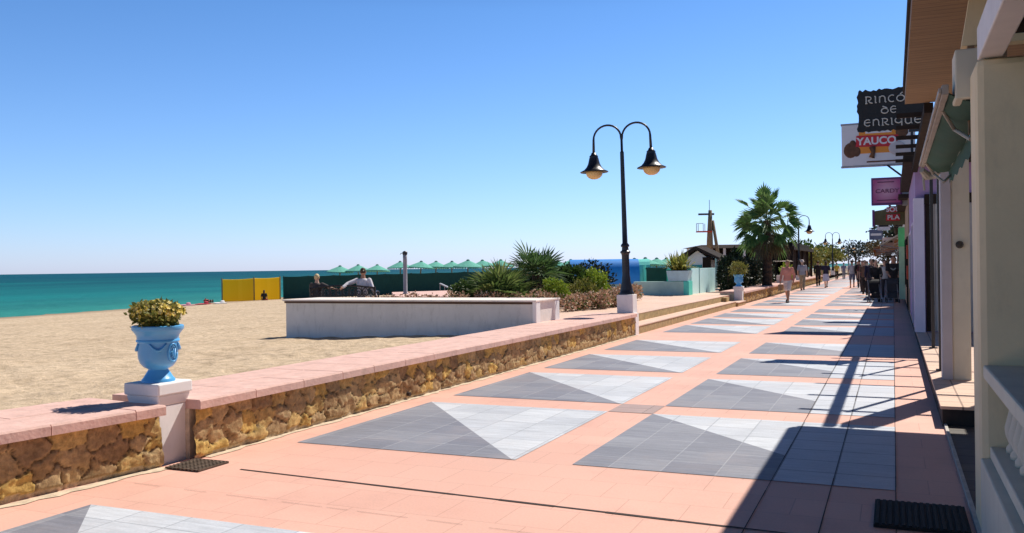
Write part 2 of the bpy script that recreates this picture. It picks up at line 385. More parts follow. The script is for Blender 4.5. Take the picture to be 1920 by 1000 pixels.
# ================================================================== SEA WALL
CAP = M('pink coping stone', (.70, .45, .38), .9, .14, 6, .45, 35, dirt=.22)
def stone_wall(name, label, ax, ay, bx, by, zt, group, seed, holes=()):
    """rough masonry face from a to b (facing +X), coping on top"""
    rnd = random.Random(seed)
    L = math.hypot(bx-ax, by-ay); ux, uy = (bx-ax)/L, (by-ay)/L; nx_, ny_ = uy, -ux
    T = thing(name, label, 'wall', (ax, ay, 0), group)
    st = (.014 if L < 10 else .018) if ay < 20 else .06
    NU = int(L/st); NV = int(zt/.015) if ay < 20 else 14
    seeds = []
    y = 0.0
    rows_ = [.0, .15, .30]
    for rz in rows_:
        u = rnd.uniform(-.2, 0)
        while u < L+.2:
            w = rnd.uniform(.12, .34); seeds.append((u+w/2, rz+.07+rnd.uniform(-.05, .05), rnd.random(), rnd.uniform(.002, .028))); u += w
    S = np.array(seeds)
    pal = [(.52, .36, .15), (.36, .245, .13), (.45, .315, .165), (.58, .39, .13), (.42, .30, .165), (.33, .22, .12), (.50, .36, .19)]
    pal = np.array(pal)
    U = np.linspace(0, L, NU+1); V = np.linspace(-.02, zt, NV+1)
    vs = []; cols = []
    order = np.argsort(S[:, 0]); S = S[order]
    for u in U:
        lo = np.searchsorted(S[:, 0], u-.6); hi = np.searchsorted(S[:, 0], u+.6); Q = S[lo:hi]
        for v in V:
            du = (Q[:, 0]-u)*.8+.05*mnoise.noise((u*7, v*7, seed))+.02*mnoise.noise((u*20, v*20, seed)); dv = (Q[:, 1]-v)+.05*mnoise.noise((u*7, v*7, seed+7))+.02*mnoise.noise((u*20, v*20, seed+5))
            d = np.hypot(du, dv); i = np.argsort(d)[:2]
            e = d[i[1]]-d[i[0]]
            h = (Q[i[0], 3]+.012)*min(1, e/.018)+.012*(.43-v)/.43
            h += .020*mnoise.noise((u*6, v*6, seed+2))+.011*mnoise.noise((u*20, v*20, seed))+.005*mnoise.noise((u*45, v*45, seed))
            if e < .006: c = np.array((.22, .155, .09)); h -= .004
            else:
                c = pal[int(Q[i[0], 2]*len(pal)) % len(pal)]*(1+.3*mnoise.noise((u*8, v*8, 3)))
            if v < .035+.03*mnoise.noise((u*4, 0, seed)): c = np.array((.56, .45, .31)); h *= .5
            vs.append((ax+ux*u+nx_*h, ay+uy*u+ny_*h, v)); cols.append((*np.clip(c, 0, 1), 1))
    nv = NV+1
    fs = [(i*nv+j, (i+1)*nv+j, (i+1)*nv+j+1, i*nv+j+1) for i in range(NU) for j in range(NV)]
    b = MB(); b.v = vs; b.f = fs; b.m = [0]*len(fs)
    o = b.build('masonry_face', STONE, T, smooth=True)
    at = o.data.color_attributes.new('stone', 'FLOAT_COLOR', 'POINT'); at.data.foreach_set('color', np.array(cols).ravel())
    # core behind the stones
    b = MB(); d = .9
    P = lambda u, w, z: (ax+ux*u+nx_*w, ay+uy*u+ny_*w, z)
    b.add([P(0,-d,-.1),P(L,-d,-.1),P(L,-.03,-.1),P(0,-.03,-.1),P(0,-d,zt),P(L,-d,zt),P(L,-.03,zt),P(0,-.03,zt)],
          [(0,1,2,3),(4,7,6,5),(0,4,5,1),(1,5,6,2),(2,6,7,3),(3,7,4,0)])
    b.build('wall_core', MORT, T)
    b = MB(); u = 0.0
    while u < L-.05:
        w = min(rnd.choice([.62, .68, .72, .7]), L-u)
        if L-u-w < .25: w = L-u
        for (w0, w1) in ((-.92, -.42), (-.413, .092)):
            j = rnd.uniform(-.002, .003); g = .004; k = .012
            x0, x1 = u+g, u+w-g
            vs = [P(x0,w0,zt),P(x1,w0,zt),P(x1,w1,zt),P(x0,w1,zt),P(x0,w0,zt+.08+j),P(x1,w0,zt+.08+j),P(x1,w1-k,zt+.08+j),P(x0,w1-k,zt+.08+j),P(x0,w1,zt+.066+j),P(x1,w1,zt+.066+j)]
            b.add(vs, [(0,1,2,3),(4,7,6,5),(0,4,5,1),(1,5,6,9,2),(2,9,8,3),(9,6,7,8),(3,8,7,4,0)])
        u += w
    b.build('coping', CAP, T)
    for hu in holes:
        b = MB(); c = P(hu, .055, .06); b.tube([P(hu, .0, .07), P(hu, .06, .065)], .026, 10)
        b.build('weep_hole', JOINT, T)
    return T
mt, n, l, p = newmat('rough masonry')
at = n.new('ShaderNodeAttribute'); at.attribute_name = 'stone'
co = coords(n, l)
f = noise_tex(n, l, co, 22, 6, .7)
base = mixc(n, l, at.outputs[0], ramp(n, l, f, [(.3, (.62, .60, .57)), (.7, (1.28, 1.25, 1.18))]), 1.0, 'MULTIPLY')
l.new(base, p.inputs['Base Color']); p.inputs['Roughness'].default_value = .92; p.inputs['Specular IOR Level'].default_value = .15
bump(n, l, p, f, .7, .015)
STONE = mt
GW = 'lengths of low stone sea wall with pink coping'
stone_wall('sea_wall', 'rough brown stone wall with pink coping, nearest length left of the white pillar and urn', -6.1, 1.2, -5.555, 5.53, .43, GW, 3)
stone_wall('sea_wall', 'long rough stone wall with pink coping between the near blue urn and the tall lamp', -5.5, 5.84, -5.5, 19.78, .43, GW, 11, (3.6, 8.2))
stone_wall('sea_wall', 'low stone wall with pink coping beyond the steps, starting at the far urn pillar', -5.6, 36.5, -5.75, 53, .43, GW, 21)
stone_wall('sea_wall', 'farthest short length of stone wall with pink coping beside the strolling couple', -5.8, 56.5, -5.9, 84, .43, GW, 31)

WHITE = M('white limewash', (.80, .76, .72), .85, .06, 2.5, .12, 40, dirt=.25)
WHITE2 = M('bright white paint', (.84, .82, .80), .8, .05, 2, .08, 30, dirt=.12)
def pillar(name, label, x, y, zb=0, h=.675, w=.32, mat=None, group=None):
    T = thing(name, label, 'pillar', (x, y, zb), group); mat = mat or WHITE2
    a = w/2
    b = MB(); b.box(x-a, x+a, y-a, y+a, zb-.02, zb+h-.19); b.build('shaft', mat, T, bevel=.008)
    q = .192; b = MB(); z1 = zb+h
    sq = lambda r: [(x-r, y-r), (x+r, y-r), (x+r, y+r), (x-r, y+r)]
    b.prism(sq(a+.002), z1-.19, z1-.10, top=sq(q-.012)); b.prism(sq(q), z1-.0998, z1)
    b.build('cap', mat, T, bevel=.012)
    return T
pillar('pillar', 'white pillar with square cap carrying the near blue urn', -5.735, 5.705)
pillar('pillar', 'greyish white pillar with square cap carrying the far blue urn', -5.72, 36.28, .0, .72)
b = MB()
b.box(-5.92, -5.45, 19.79, 20.06, -.02, .505); b.build('end_pier', WHITE2, None)
o = bpy.data.objects['end_pier']; tag(o, 'white end pier of the stone wall directly below the tall lamp', 'pier')

# urns -------------------------------------------------------------
BLUE = M('sky blue glaze', (.10, .40, .74), .32, .08, 3, .05, 30, spec=.5)
SOIL = M('dark soil', (.05, .035, .025), .95, .3, 20, .5, 60)
def urn(label, x, y, z):
    T = thing('flower_urn', label, 'urn', (x, y, z), 'blue urns on the wall pillars')
    pr = [(.0,0),(.15,0),(.15,.018),(.135,.03),(.105,.075),(.088,.1),(.092,.108),(.13,.125),(.162,.16),(.176,.2),(.18,.25),(.183,.325),(.186,.335),(.193,.34),(.193,.352),(.186,.358),(.188,.385),(.2,.405),(.222,.43),(.232,.44),(.232,.468),(.222,.474),(.2,.474),(.19,.465),(.185,.44),(.0,.43)]
    pr = [(r_*.9, z_) for r_, z_ in pr]
    b = MB(); b.lathe(pr, (x, y, z), 40); b.build('bowl', BLUE, T, smooth=True)
    o = [c for c in bpy.data.objects if c.parent == T][0]
    e = o.modifiers.new('e', 'EDGE_SPLIT'); e.split_angle = R(50)
    b = MB(); b.lathe([(.0, .43), (.168, .432), (.13, .45), (.0, .455)], (x, y, z), 16); b.build('soil', SOIL, T, smooth=True)
    # swags and crest in relief
    for k in range(4):
        b = MB(); a0 = math.pi/2*k+R(22); pts = []
        for i in range(13):
            t = i/12; a = a0+R(46)*t; r = .170; pts.append((x+r*math.cos(a), y+r*math.sin(a), z+.325-.055*math.sin(math.pi*t)))
        b.tube(pts, [.006+.008*math.sin(math.pi*i/12) for i in range(13)], 7)
        b.build('swag', BLUE, T, smooth=True)
    def onb(a, h, r=.166): return (x+r*math.cos(a), y+r*math.sin(a), z+h)
    for a0 in (0.0, math.pi):
        b = MB()
        b.tube([onb(a0+.28*math.cos(q), .245+.075*math.sin(q)) for q in [2*math.pi*i/20 for i in range(21)]], .008, 6)
        b.tube([onb(a0-.16, .19), onb(a0-.16, .25), onb(a0-.05, .26), onb(a0-.04, .22), onb(a0-.13, .2)], .006, 6)
        b.tube([onb(a0+.02, .28), onb(a0+.03, .2), onb(a0+.14, .2), onb(a0+.15, .28)], .006, 6)
        b.tube([onb(a0-.12, .285), onb(a0, .305), onb(a0+.12, .285)], .006, 6)
        b.build('crest', BLUE, T, smooth=True)
    return T
urn('sky blue urn with crest and yellow flowers on the nearest white pillar', -5.735, 5.705, .675)
urn('smaller looking blue urn on the pillar past the steps, holding a clipped bush', -5.72, 36.28, .72)

# ------------------------------------------------------------------ plants
LG = leaf_mat('mid green leaves', [(.05, .11, .025), (.09, .16, .03), (.035, .075, .02), (.12, .18, .04)])
LD = leaf_mat('dark green leaves', [(.008, .02, .009), (.016, .034, .013), (.025, .048, .016)], .06)
LL = leaf_mat('lime leaves', [(.24, .34, .03), (.36, .45, .05), (.16, .26, .03), (.42, .48, .07)])
LY = leaf_mat('olive yellow leaves', [(.20, .21, .04), (.12, .14, .03), (.30, .28, .06), (.38, .33, .10)])
LP = leaf_mat('green palm blades', [(.07, .14, .045), (.12, .20, .06), (.045, .10, .03), (.18, .26, .10)], .3)
LPB = leaf_mat('olive palm blades', [(.11, .18, .045), (.18, .25, .07), (.07, .12, .03), (.26, .31, .10)], .35)
LPB2 = leaf_mat('bright palm blades', [(.08, .17, .045), (.14, .25, .065), (.05, .11, .03), (.20, .30, .10)], .35)
LDRY = leaf_mat('dry palm blades', [(.16, .12, .05), (.10, .075, .035), (.22, .17, .08)], .1)
FLW = leaf_mat('dry pink flower heads', [(.46, .25, .16), (.60, .40, .27), (.32, .17, .10), (.72, .52, .38), (.30, .26, .12)], .15)
YEL = leaf_mat('yellow petals', [(.85, .68, .12), (.78, .56, .08), (.85, .78, .40)], .2)
BARK = M('palm bark', (.075, .05, .034), .95, .35, 9, .8, 25)
TRUNK = M('tree bark', (.15, .11, .08), .95, .3, 6, .7, 20)
def leaf(b, c, d, up, L, w, mi=0):
    d = d.normalized(); s = d.cross(up)
    s = s.normalized() if s.length > 1e-5 else d.orthogonal().normalized()
    nrm = s.cross(d)
    b.add([c, c+d*L*.5-s*w+nrm*w*.25, c+d*L, c+d*L*.5+s*w+nrm*w*.25], [(0, 1, 2, 3)], mi)
def rvec(rnd):
    while True:
        v = Vector((rnd.uniform(-1, 1), rnd.uniform(-1, 1), rnd.uniform(-1, 1)))
        if .05 < v.length < 1: return v.normalized()
def cloud(b, rnd, c, r, n, L, w, lump=.25, shell=.55, up=.3, mi=0, zmin=None, freq=2.2):
    """leaf-sized faces filling an uneven ellipsoid"""
    k = rnd.random()*50
    for i in range(n):
        v = rvec(rnd)
        q = (shell+(1-shell)*rnd.random()**.6)*(1+lump*2*mnoise.noise((v.x*freq+k, v.y*freq, v.z*freq)))
        p = Vector((c[0]+v.x*r[0]*q, c[1]+v.y*r[1]*q, c[2]+v.z*r[2]*q))
        if zmin is not None and p.z < zmin: p.z = zmin+rnd.random()*.05
        d = (v*.7+rvec(rnd)*.8+Vector((0, 0, up))).normalized()
        leaf(b, p, d, rvec(rnd), L*rnd.uniform(.6, 1.3), w*rnd.uniform(.7, 1.2), mi)
def shrub(name, label, c, r, mats, n, L, w, cat='shrub', group=None, zb=None, seed=1, **kw):
    rnd = random.Random(seed); zb = c[2]-r[2] if zb is None else zb
    T = thing(name, label, cat, (c[0], c[1], zb), group)
    b = MB(); cloud(b, rnd, c, r, n, L, w, **kw); b.build('foliage', mats, T)
    b = MB()
    for k in range(5):
        a = rnd.uniform(0, 6.28); q = rnd.uniform(.2, .6)
        b.tube([(c[0], c[1], zb-.02), (c[0]+.3*r[0]*q*math.cos(a), c[1]+.3*r[1]*q*math.sin(a), (zb+c[2])/2), (c[0]+r[0]*q*math.cos(a), c[1]+r[1]*q*math.sin(a), c[2]+r[2]*.3)], [.03, .02, .008], 6)
    b.build('stem', TRUNK, T)
    return T
def fan_leaf(b, rnd, base, d, lp, rb, nseg=15, spread=115, droop=.25, mi=0, w=.03, pet=1, roll=0):
    d = d.normalized(); side = d.cross(Vector((0, 0, 1)))
    side = side.normalized() if side.length > 1e-4 else Vector((1, 0, 0))
    if roll: side = Matrix.Rotation(rnd.uniform(-roll, roll), 3, d) @ side
    nrm = side.cross(d)
    sag = Vector((0, 0, -1))*lp*.18
    hub = base+d*lp+sag
    b.tube([base, base+d*lp*.5+sag*.25, hub], [.018, .013, .009], 5, pet)
    dd = (d+Vector((0, 0, -.25))).normalized()
    for i in range(nseg):
        t = (i/(nseg-1)-.5)*2; a = R(spread)*t
        L = rb*(1-.35*abs(t)**1.5)*rnd.uniform(.9, 1.08)
        v = (dd*math.cos(a)+side*math.sin(a)+nrm*.18*(abs(t))).normalized()
        tip = hub+v*L+Vector((0, 0, -droop*L*rnd.uniform(.5, 1.3)))
        mid = hub+v*L*.55
        s = v.cross(nrm).normalized()
        fold = nrm*w*.5
        b.add([hub, mid-s*w+fold, mid, mid+s*w+fold, tip], [(0, 2, 1), (0, 3, 2), (1, 2, 4), (2, 3, 4)], mi)
def fan_palm(name, label, base, th, nl, lp, rb, seed, elev=(-30, 85), skirt=0, tr=.12, group=None, mats=None, droop=.25, cat='palm', w=.03, nseg=15, spread=115, roll=0, lpmin=.75):
    rnd = random.Random(seed); T = thing(name, label, cat, base, group); B = Vector(base)
    b = MB(); pts = []; rs = []
    N = max(3, int(th/.15))
    for i in range(N+1):
        t = i/N
        pts.append((B.x+.05*th*.3*math.sin(t*2), B.y, B.z-.03+t*th)); rs.append(tr*(1.25-.35*t)*(1+(.12 if i % 2 else -.05)))
    b.tube(pts, rs, 12); b.build('trunk', BARK, T)
    top = Vector(pts[-1])
    b = MB()
    for i in range(nl):
        f = (i+.5)/nl; e = R(elev[0]+(elev[1]-elev[0])*f**.9); a = i*2.39996+rnd.uniform(-.3, .3)
        d = Vector((math.cos(a)*math.cos(e), math.sin(a)*math.cos(e), math.sin(e)))
        fan_leaf(b, rnd, top+Vector((0, 0, rnd.uniform(-.1, .1))), d, lp*rnd.uniform(lpmin, 1.1), rb*rnd.uniform(.85, 1.1), droop=droop*(1.2-f*.6), w=w, nseg=nseg, spread=spread, roll=roll)
    b.build('crown', mats or [LP, LP], T)
    if skirt:
        b = MB()
        for i in range(skirt):
            a = i*2.39996; e = R(rnd.uniform(-80, -35)); d = Vector((math.cos(a)*math.cos(e), math.sin(a)*math.cos(e), math.sin(e)))
            fan_leaf(b, rnd, top-Vector((0, 0, rnd.uniform(.1, .5))), d, lp*.6*rnd.uniform(.7, 1.1), rb*.8, droop=.5, w=w)
        b.build('dead_leaf_skirt', [LDRY, LDRY], T)
    return T
# plants in the two urns
rnd = random.Random(5)
T = thing('flowering_plant', 'bushy plant with yellow flowers growing in the nearest blue urn', 'plant', (-5.735, 5.705, 1.12))
b = MB(); cloud(b, rnd, (-5.735, 5.705, 1.225), (.19, .19, .115), 1700, .05, .013, lump=.3, shell=.3); b.build('foliage', LY, T)
b = MB()
for i in range(170):
    v = rvec(rnd); v.z = abs(v.z)*.9; k = 1+.25*rnd.random()
    c = Vector((-5.735+v.x*.19*k, 5.705+v.y*.19*k, 1.23+v.z*.125*k))
    for q in range(6):
        a = q*1.047; u = v.orthogonal().normalized(); w_ = v.cross(u)
        leaf(b, c, (u*math.cos(a)+w_*math.sin(a)+v*.35), v, .022, .008)
b.build('flowers', YEL, T)
shrub('potted_bush', 'rounded brownish green bush growing in the far blue urn', (-5.72, 36.28, 1.42), (.36, .36, .27), LY, 900, .09, .02, 'plant', zb=1.15, seed=9)

# planting bed: hedge of dry pink flowers around palms and shrubs
T = thing('flower_hedge', 'low band of dry pink brown flowers edging the palm bed behind the white planter', 'hedge', (-8.3, 23.5, .38))
path = [(-13.2, 20.9), (-11, 21.6), (-9.4, 22.1), (-8.15, 22.75), (-7.65, 24.2), (-7.6, 25.6), (-8.1, 28), (-8.5, 31)]
rnd = random.Random(3); b = MB(); bl = MB()
for (a, c) in zip(path[:-1], path[1:]):
    L = math.hypot(c[0]-a[0], c[1]-a[1])
    for i in range(int(L/.17)):
        t = i/(L/.17); h = rnd.uniform(.40, .56)
        cx, cy = a[0]+(c[0]-a[0])*t+rnd.uniform(-.25, .15), a[1]+(c[1]-a[1])*t+rnd.uniform(-.1, .3)
        cloud(b, rnd, (cx, cy, .38+h*.55), (.2, .2, h*.48), 150, .075, .03, lump=.2, shell=.6)
        cloud(bl, rnd, (cx, cy, .38+h*.4), (.17, .17, h*.4), 40, .09, .024, lump=.2, shell=.3)
b.build('flower_heads', FLW, T); bl.build('foliage', LG, T)
fan_palm('fan_palm', 'taller green fan palm with dark skirt in the middle of the planting bed', (-9.75, 24.4, .35), 1.08, 36, .54, .66, 4, (-12, 68), 24, .13, droop=.05, w=.03, nseg=11, spread=75, roll=.8, lpmin=.5)
fan_palm('fan_palm', 'bushy trunkless fan palm at the left of the planting bed', (-10.15, 22.8, .38), .35, 50, .66, .74, 6, (5, 80), 0, .10, droop=.15, w=.036, mats=[LPB, LPB], roll=.7, lpmin=.4)
fan_palm('fan_palm', 'small second stem of fan palm leaning at the left edge of the bed', (-10.8, 22.9, .38), .25, 24, .5, .55, 8, (10, 80), 0, .08, droop=.2)
GB = 'shrubs in the planting bed'
shrub('round_shrub', 'bright green rounded shrub at the far left of the planting bed', (-11.25, 22.7, .80), (.42, .38, .42), LG, 2200, .085, .028, group=GB, seed=11)
shrub('round_shrub', 'small lime green dome shrub below the taller fan palm', (-8.75, 23.35, .92), (.36, .32, .33), LL, 2000, .07, .026, group=GB, seed=12)
shrub('round_shrub', 'dark green rounded shrub between the fan palm and the lamp', (-9.25, 25.9, 1.08), (.66, .55, .58), LG, 3400, .1, .034, group=GB, seed=13)
shrub('round_shrub', 'yellow green dome shrub just left of the tall lamp', (-8.5, 26.0, 1.0), (.50, .45, .45), LL, 3000, .08, .028, group=GB, seed=14)
shrub('loose_shrub', 'loose dark twiggy shrub behind the yellow green dome', (-9.35, 28.5, 1.15), (.75, .6, .6), LD, 1500, .14, .03, group=GB, seed=15, shell=.3)
shrub('loose_shrub', 'dark shrub filling the gap under the skirt of the taller palm', (-9.75, 25.3, .95), (.7, .5, .6), LD, 2200, .11, .034, group=GB, seed=16)
shrub('loose_shrub', 'low olive shrub at the right end of the planting bed', (-8.35, 24.6, .78), (.5, .45, .38), LY, 1500, .1, .026, group=GB, seed=17)

# ================================================================== WHITE PLANTER AND BENCH DECK
T = thing('white_planter_wall', 'long white rendered box wall standing on the sand beside the sea wall', 'wall', (-9.4, 16.6, .2))
GREYW = M('weathered white render', (.76, .72, .67), .88, .08, 1.6, .15, 30, dirt=.3)
b = MB(); b.box(-12.35, -6.42, 16, 17.25, -.1, .92); b.build('wall', GREYW, T, bevel=.01)
b = MB(); b.box(-6.46, -6.38, 15.97, 16.2, .3, .921); b.box(-6.46, -6.38, 17.02, 17.28, .3, .921); b.build('corner_pier', WHITE2, T, bevel=.01)
b = MB(); b.box(-12.40, -6.37, 15.94, 17.31, .921, .955); b.build('coping', M('cream coping', (.80, .70, .63), .85, .08), T, bevel=.006)
b = MB(); b.box(-12.37, -6.46, 15.975, 15.999, .875, .9205); b.build('dark_strip', M('dark brown strip', (.10, .055, .04), .8), T)  # thin dark brown strip along the front, just under the coping
b = MB(); b.prism([(-16.9, 22.0), (-12.5, 21.6), (-11.6, 24.2), (-13.5, 27.5), (-17.2, 27)], -.3, .21); tag(b.build('deck', PLAZA), kind='structure')
T = thing('raised_platform', 'raised pink topped platform to the right of the seated man', 'platform', (-14, 26, .3))
b = MB(); b.prism([(-14.0, 23.6), (-11.9, 24.2), (-15.6, 30.6), (-17.0, 28.4)], -.2, .66); b.build('wall', WHITE2, T)
b = MB(); b.prism([(-14.05, 23.52), (-11.8, 24.16), (-15.6, 30.7), (-17.1, 28.4)], .661, .74); b.build('coping', CAP, T)
b = MB(); b.prism([(-15.3, 31.5), (-12.9, 32.3), (-13.0, 32.8), (-15.5, 32)], -.2, .80); b.prism([(-15.35, 31.4), (-12.85, 32.2), (-12.95, 32.9), (-15.55, 32.1)], .801, .85)
tag(b.build('low_wall', M('mint white paint', (.72, .82, .78), .8)), 'short mint white wall left of the palm bed', 'wall')
T = thing('shower_post', 'slim grey post with dark cap standing on the pink platform behind the bench', 'post', (-15.3, 26.3, .74))
GREY = M('grey painted metal', (.30, .30, .32), .5, .08, 4, spec=.5)
DW = M('dark timber', (.03, .022, .018), .95, .2, 5, spec=.15)
BLACK = M('black iron', (.012, .012, .016), .38, .2, 6, .05, 40, spec=.5)
b = MB(); b.lathe([(.09, .74), (.09, .76), (.07, .78), (.07, 1.9), (.072, 2.08)], (-15.3, 26.3, 0), 14); b.build('pole', GREY, T, smooth=True)
b = MB(); b.lathe([(.075, 2.08), (.085, 2.1), (.085, 2.17), (.05, 2.2), (.0, 2.21)], (-15.3, 26.3, 0), 14); b.tube([(-15.3, 26.3, 2.14), (-15.42, 26.25, 2.13), (-15.45, 26.24, 2.09)], .012, 6); b.build('shower_head', BLACK, T)
T = thing('deck_chair', 'tilted grey deck chair standing on sand before the green fence', 'chair', (-16.8, 32.5, .1))
b = MB(); b.obox((-16.8, 32.5, .78), (.9, .5, .04), R(20), 0, R(25)); b.build('panel', GREY, T)
for dx, dy in ((-.35, -.2), (-.35, .2), (.35, -.2), (.35, .2)):
    b = MB(); b.tube([(-16.8+dx, 32.5+dy, -.1), (-16.8+dx, 32.5+dy, .75-dx*.45)], .018, 6); b.build('leg', GREY, T)
# bench, back towards us
T = thing('garden_bench', 'black cast iron bench with scrolled back, seating the couple', 'bench', (-15.4, 22.85, .3))
BR = R(20)
def bl_(u, w, z): return (-15.5+u*math.cos(BR)-w*math.sin(BR), 22.85+u*math.sin(BR)+w*math.cos(BR), z-.09)
b = MB()
for k in range(6): b.obox(bl_(0, .08+.085*k, .74), (2.0, .07, .03), BR)
b.build('seat', BLACK, T)
b = MB()
b.tube([bl_(-1.02, 0, 1.12), bl_(-.5, -.03, 1.18), bl_(0, -.03, 1.2), bl_(.5, -.03, 1.18), bl_(1.02, 0, 1.12)], .026, 8)
b.tube([bl_(-1, .02, .82), bl_(1, .02, .82)], .02, 8)
for k in range(10):
    u = -.9+.2*k
    b.tube([bl_(u+.085*math.cos(q), -.01, .99+.13*math.sin(q)) for q in [2*math.pi*i/14 for i in range(15)]], .017, 6)
    b.tube([bl_(u+.04*math.cos(q), -.01, .97+.06*math.sin(q)) for q in [2*math.pi*i/10 for i in range(11)]], .015, 6)
    b.tube([bl_(u+.1, .0, .82), bl_(u+.1, -.02, 1.16)], .014, 6)
b.build('backrest', BLACK, T)
for u in (-1, 1):
    b = MB(); b.tube([bl_(u, .0, .28), bl_(u, .02, .74), bl_(u, -.02, 1.12)], .028, 8); b.tube([bl_(u, .5, .28), bl_(u, .5, .74), bl_(u, .52, .97)], .026, 8)
    b.tube([bl_(u, 0, .98), bl_(u, .3, 1.02), bl_(u, .56, .97)], .024, 8); b.build('side_frame', BLACK, T)

# ================================================================== TALL LAMP
AMBER = M('amber lamp glass', (.62, .40, .16), .25, .06, 3, spec=.6)
GREYP = M('white lamp pedestal', (.80, .77, .75), .85, .06, 3, .1, 40, dirt=.15)
def lamp(label, x, y, z, group='double armed promenade lamps', ped=True):
    T = thing('street_lamp', label, 'street lamp', (x, y, z), group)
    if ped:
        b = MB(); b.box(x-.19, x+.19, y-.19, y+.19, z-.02, z+.43); b.build('pedestal', GREYP, T, bevel=.01)
    q = z+.43
    b = MB(); b.lathe([(.0, 0), (.17, 0), (.17, .04), (.15, .07), (.145, .12), (.105, .3), (.098, .38), (.088, .45), (.085, .9), (.095, .95), (.118, .97), (.118, 1.0), (.08, 1.03), (.075, 1.1), (.1, 1.12), (.1, 1.15), (.062, 1.2), (.058, 1.6), (.046, 3.3), (.046, 3.32), (.03, 3.34), (.028, 3.72), (.0, 3.74)], (x, y, q), 16)
    o = b.build('post', BLACK, T, smooth=True); o.modifiers.new('e', 'EDGE_SPLIT').split_angle = R(40)
    for s in (-1, 1):
        b = MB(); pts = [(x, y, q+3.6)]; r = .335
        for i in range(15):
            a = math.pi*(1-i/14)
            pts.append((x+s*(r+.012+r*math.cos(a)), y, q+3.66+r*1.0*math.sin(a)*.95+.0))
        pts.append((x+s*.69, y, q+3.35))
        b.tube(pts, [.028]*2+[.024]*13+[.028, .034], 8); b.build('arm', BLACK, T, smooth=True)
        b = MB(); c = (x+s*.69, y, q+2.88)
        b.lathe([(.205, .045), (.33, .015), (.335, .03), (.24, .075), (.18, .14), (.14, .22), (.115, .33), (.1, .38), (.105, .4), (.07, .43), (.05, .48), (.0, .48)], c, 24)
        b.build('lamp_shade', BLACK, T, smooth=True)
        b = MB(); b.lathe([(.0, -.15), (.07, -.142), (.13, -.115), (.175, -.07), (.198, -.01), (.204, .04), (.0, .045)], c, 24)
        b.build('globe', AMBER, T, smooth=True)
    return T
L0 = lamp('tall black double lamp on the white pedestal at the wall end, nearest and largest', -5.70, 19.98, .505)
L0_lean = R(-1.2)
for i, (yy, lab) in enumerate(((62, 'second double lamp, rising behind the big palm'), (98, 'third double lamp along the promenade edge, small over the walkers'), (134, 'fourth double lamp, far along the promenade'), (172, 'farthest double lamp near the distant trees'))):
    c = copy_tree(L0); c.location = (-5.8, yy, .40); c['label'] = lab
L0.rotation_euler.y = L0_lean

# ================================================================== BEACH FENCE, WINDBREAK, PARASOLS, KIOSKS
GCAN = M('dark green canvas', (.006, .055, .045), .8, .12, 1.5, .2, 8)
YCAN = leaf_mat('yellow canvas', [(.90, .66, .10), (.86, .62, .08)], .85, .8)
WOODP = M('wooden pole', (.22, .15, .09), .85, .2, 8)
T = thing('beach_fence', 'long dark green canvas fence across the beach behind the bench', 'fence', (-42, 70, -.8))
A, Bp = Vector((-52, 67, 0)), Vector((-28, 72.5, 0))
zt = lambda t: 1.02+.33*t
b = MB(); N = 40
for i in range(N):
    for (t0, t1) in ((i/N, (i+1)/N),):
        w0, w1 = .06*math.sin(t0*60), .06*math.sin(t1*60)
        p0, p1 = A.lerp(Bp, t0), A.lerp(Bp, t1)
        s0, s1 = .04*abs(math.sin(t0*math.pi*10)), .04*abs(math.sin(t1*math.pi*10))
        for th in (0, .03):
            b.add([(p0.x, p0.y+w0+th, -1.4), (p1.x, p1.y+w1+th, -1.4), (p1.x, p1.y+w1+th, zt(t1)-s1), (p0.x, p0.y+w0+th, zt(t0)-s0)], [(0, 1, 2, 3)])
b.build('canvas', GCAN, T)
for i in range(11):
    p0 = A.lerp(Bp, i/10); b = MB(); b.tube([(p0.x, p0.y+.1, -1.5), (p0.x, p0.y+.1, zt(i/10)+.04)], .05, 8); b.build('post', WOODP, T)
b = MB(); q0, q1 = Vector((-28.5, 69, 0)), Vector((-14, 64, 0))
T = thing('beach_fence', 'short green fence seen in the opening beside the turquoise kiosk', 'fence', (-20, 66, -.2))
b = MB(); b.prism([(-28.4, 72.6), (-13, 58), (-12.95, 58.05), (-28.35, 72.65)], -.8, 1.25); b.build('canvas', GCAN, T)
for i in range(7):
    b = MB(); b.tube([(-28.4+15.4*i/6, 72.7-14.6*i/6, -.8), (-28.4+15.4*i/6, 72.7-14.6*i/6, 1.3)], .05, 8); b.build('post', WOODP, T)
T = thing('windbreak', 'yellow canvas windbreak of two panels at the water end of the green fence', 'windbreak', (-53.5, 65, -1.1))
ya = [Vector((-55.4, 62.8, 0)), Vector((-53.8, 65.2, 0)), Vector((-52.2, 66.9, 0))]
zz = [.86, .92, .98]
for k in range(2):
    b = MB()
    for i in range(8):
        t0, t1 = i/8, (i+1)/8; p0, p1 = ya[k].lerp(ya[k+1], t0), ya[k].lerp(ya[k+1], t1)
        w0, w1 = .07*math.sin(t0*math.pi), .07*math.sin(t1*math.pi)
        z0, z1 = zz[k]+(zz[k+1]-zz[k])*t0-.05*math.sin(t0*math.pi), zz[k]+(zz[k+1]-zz[k])*t1-.05*math.sin(t1*math.pi)
        for th in (0, .02): b.add([(p0.x, p0.y-w0+th, -1.15), (p1.x, p1.y-w1+th, -1.15), (p1.x, p1.y-w1+th, z1), (p0.x, p0.y-w0+th, z0)], [(0, 1, 2, 3)])
    b.build('canvas_panel', YCAN, T)
for k in range(3):
    b = MB(); b.tube([(ya[k].x, ya[k].y-.08, -1.6), (ya[k].x, ya[k].y-.08, zz[k]+.1)], .05, 8); b.build('post', WOODP, T)

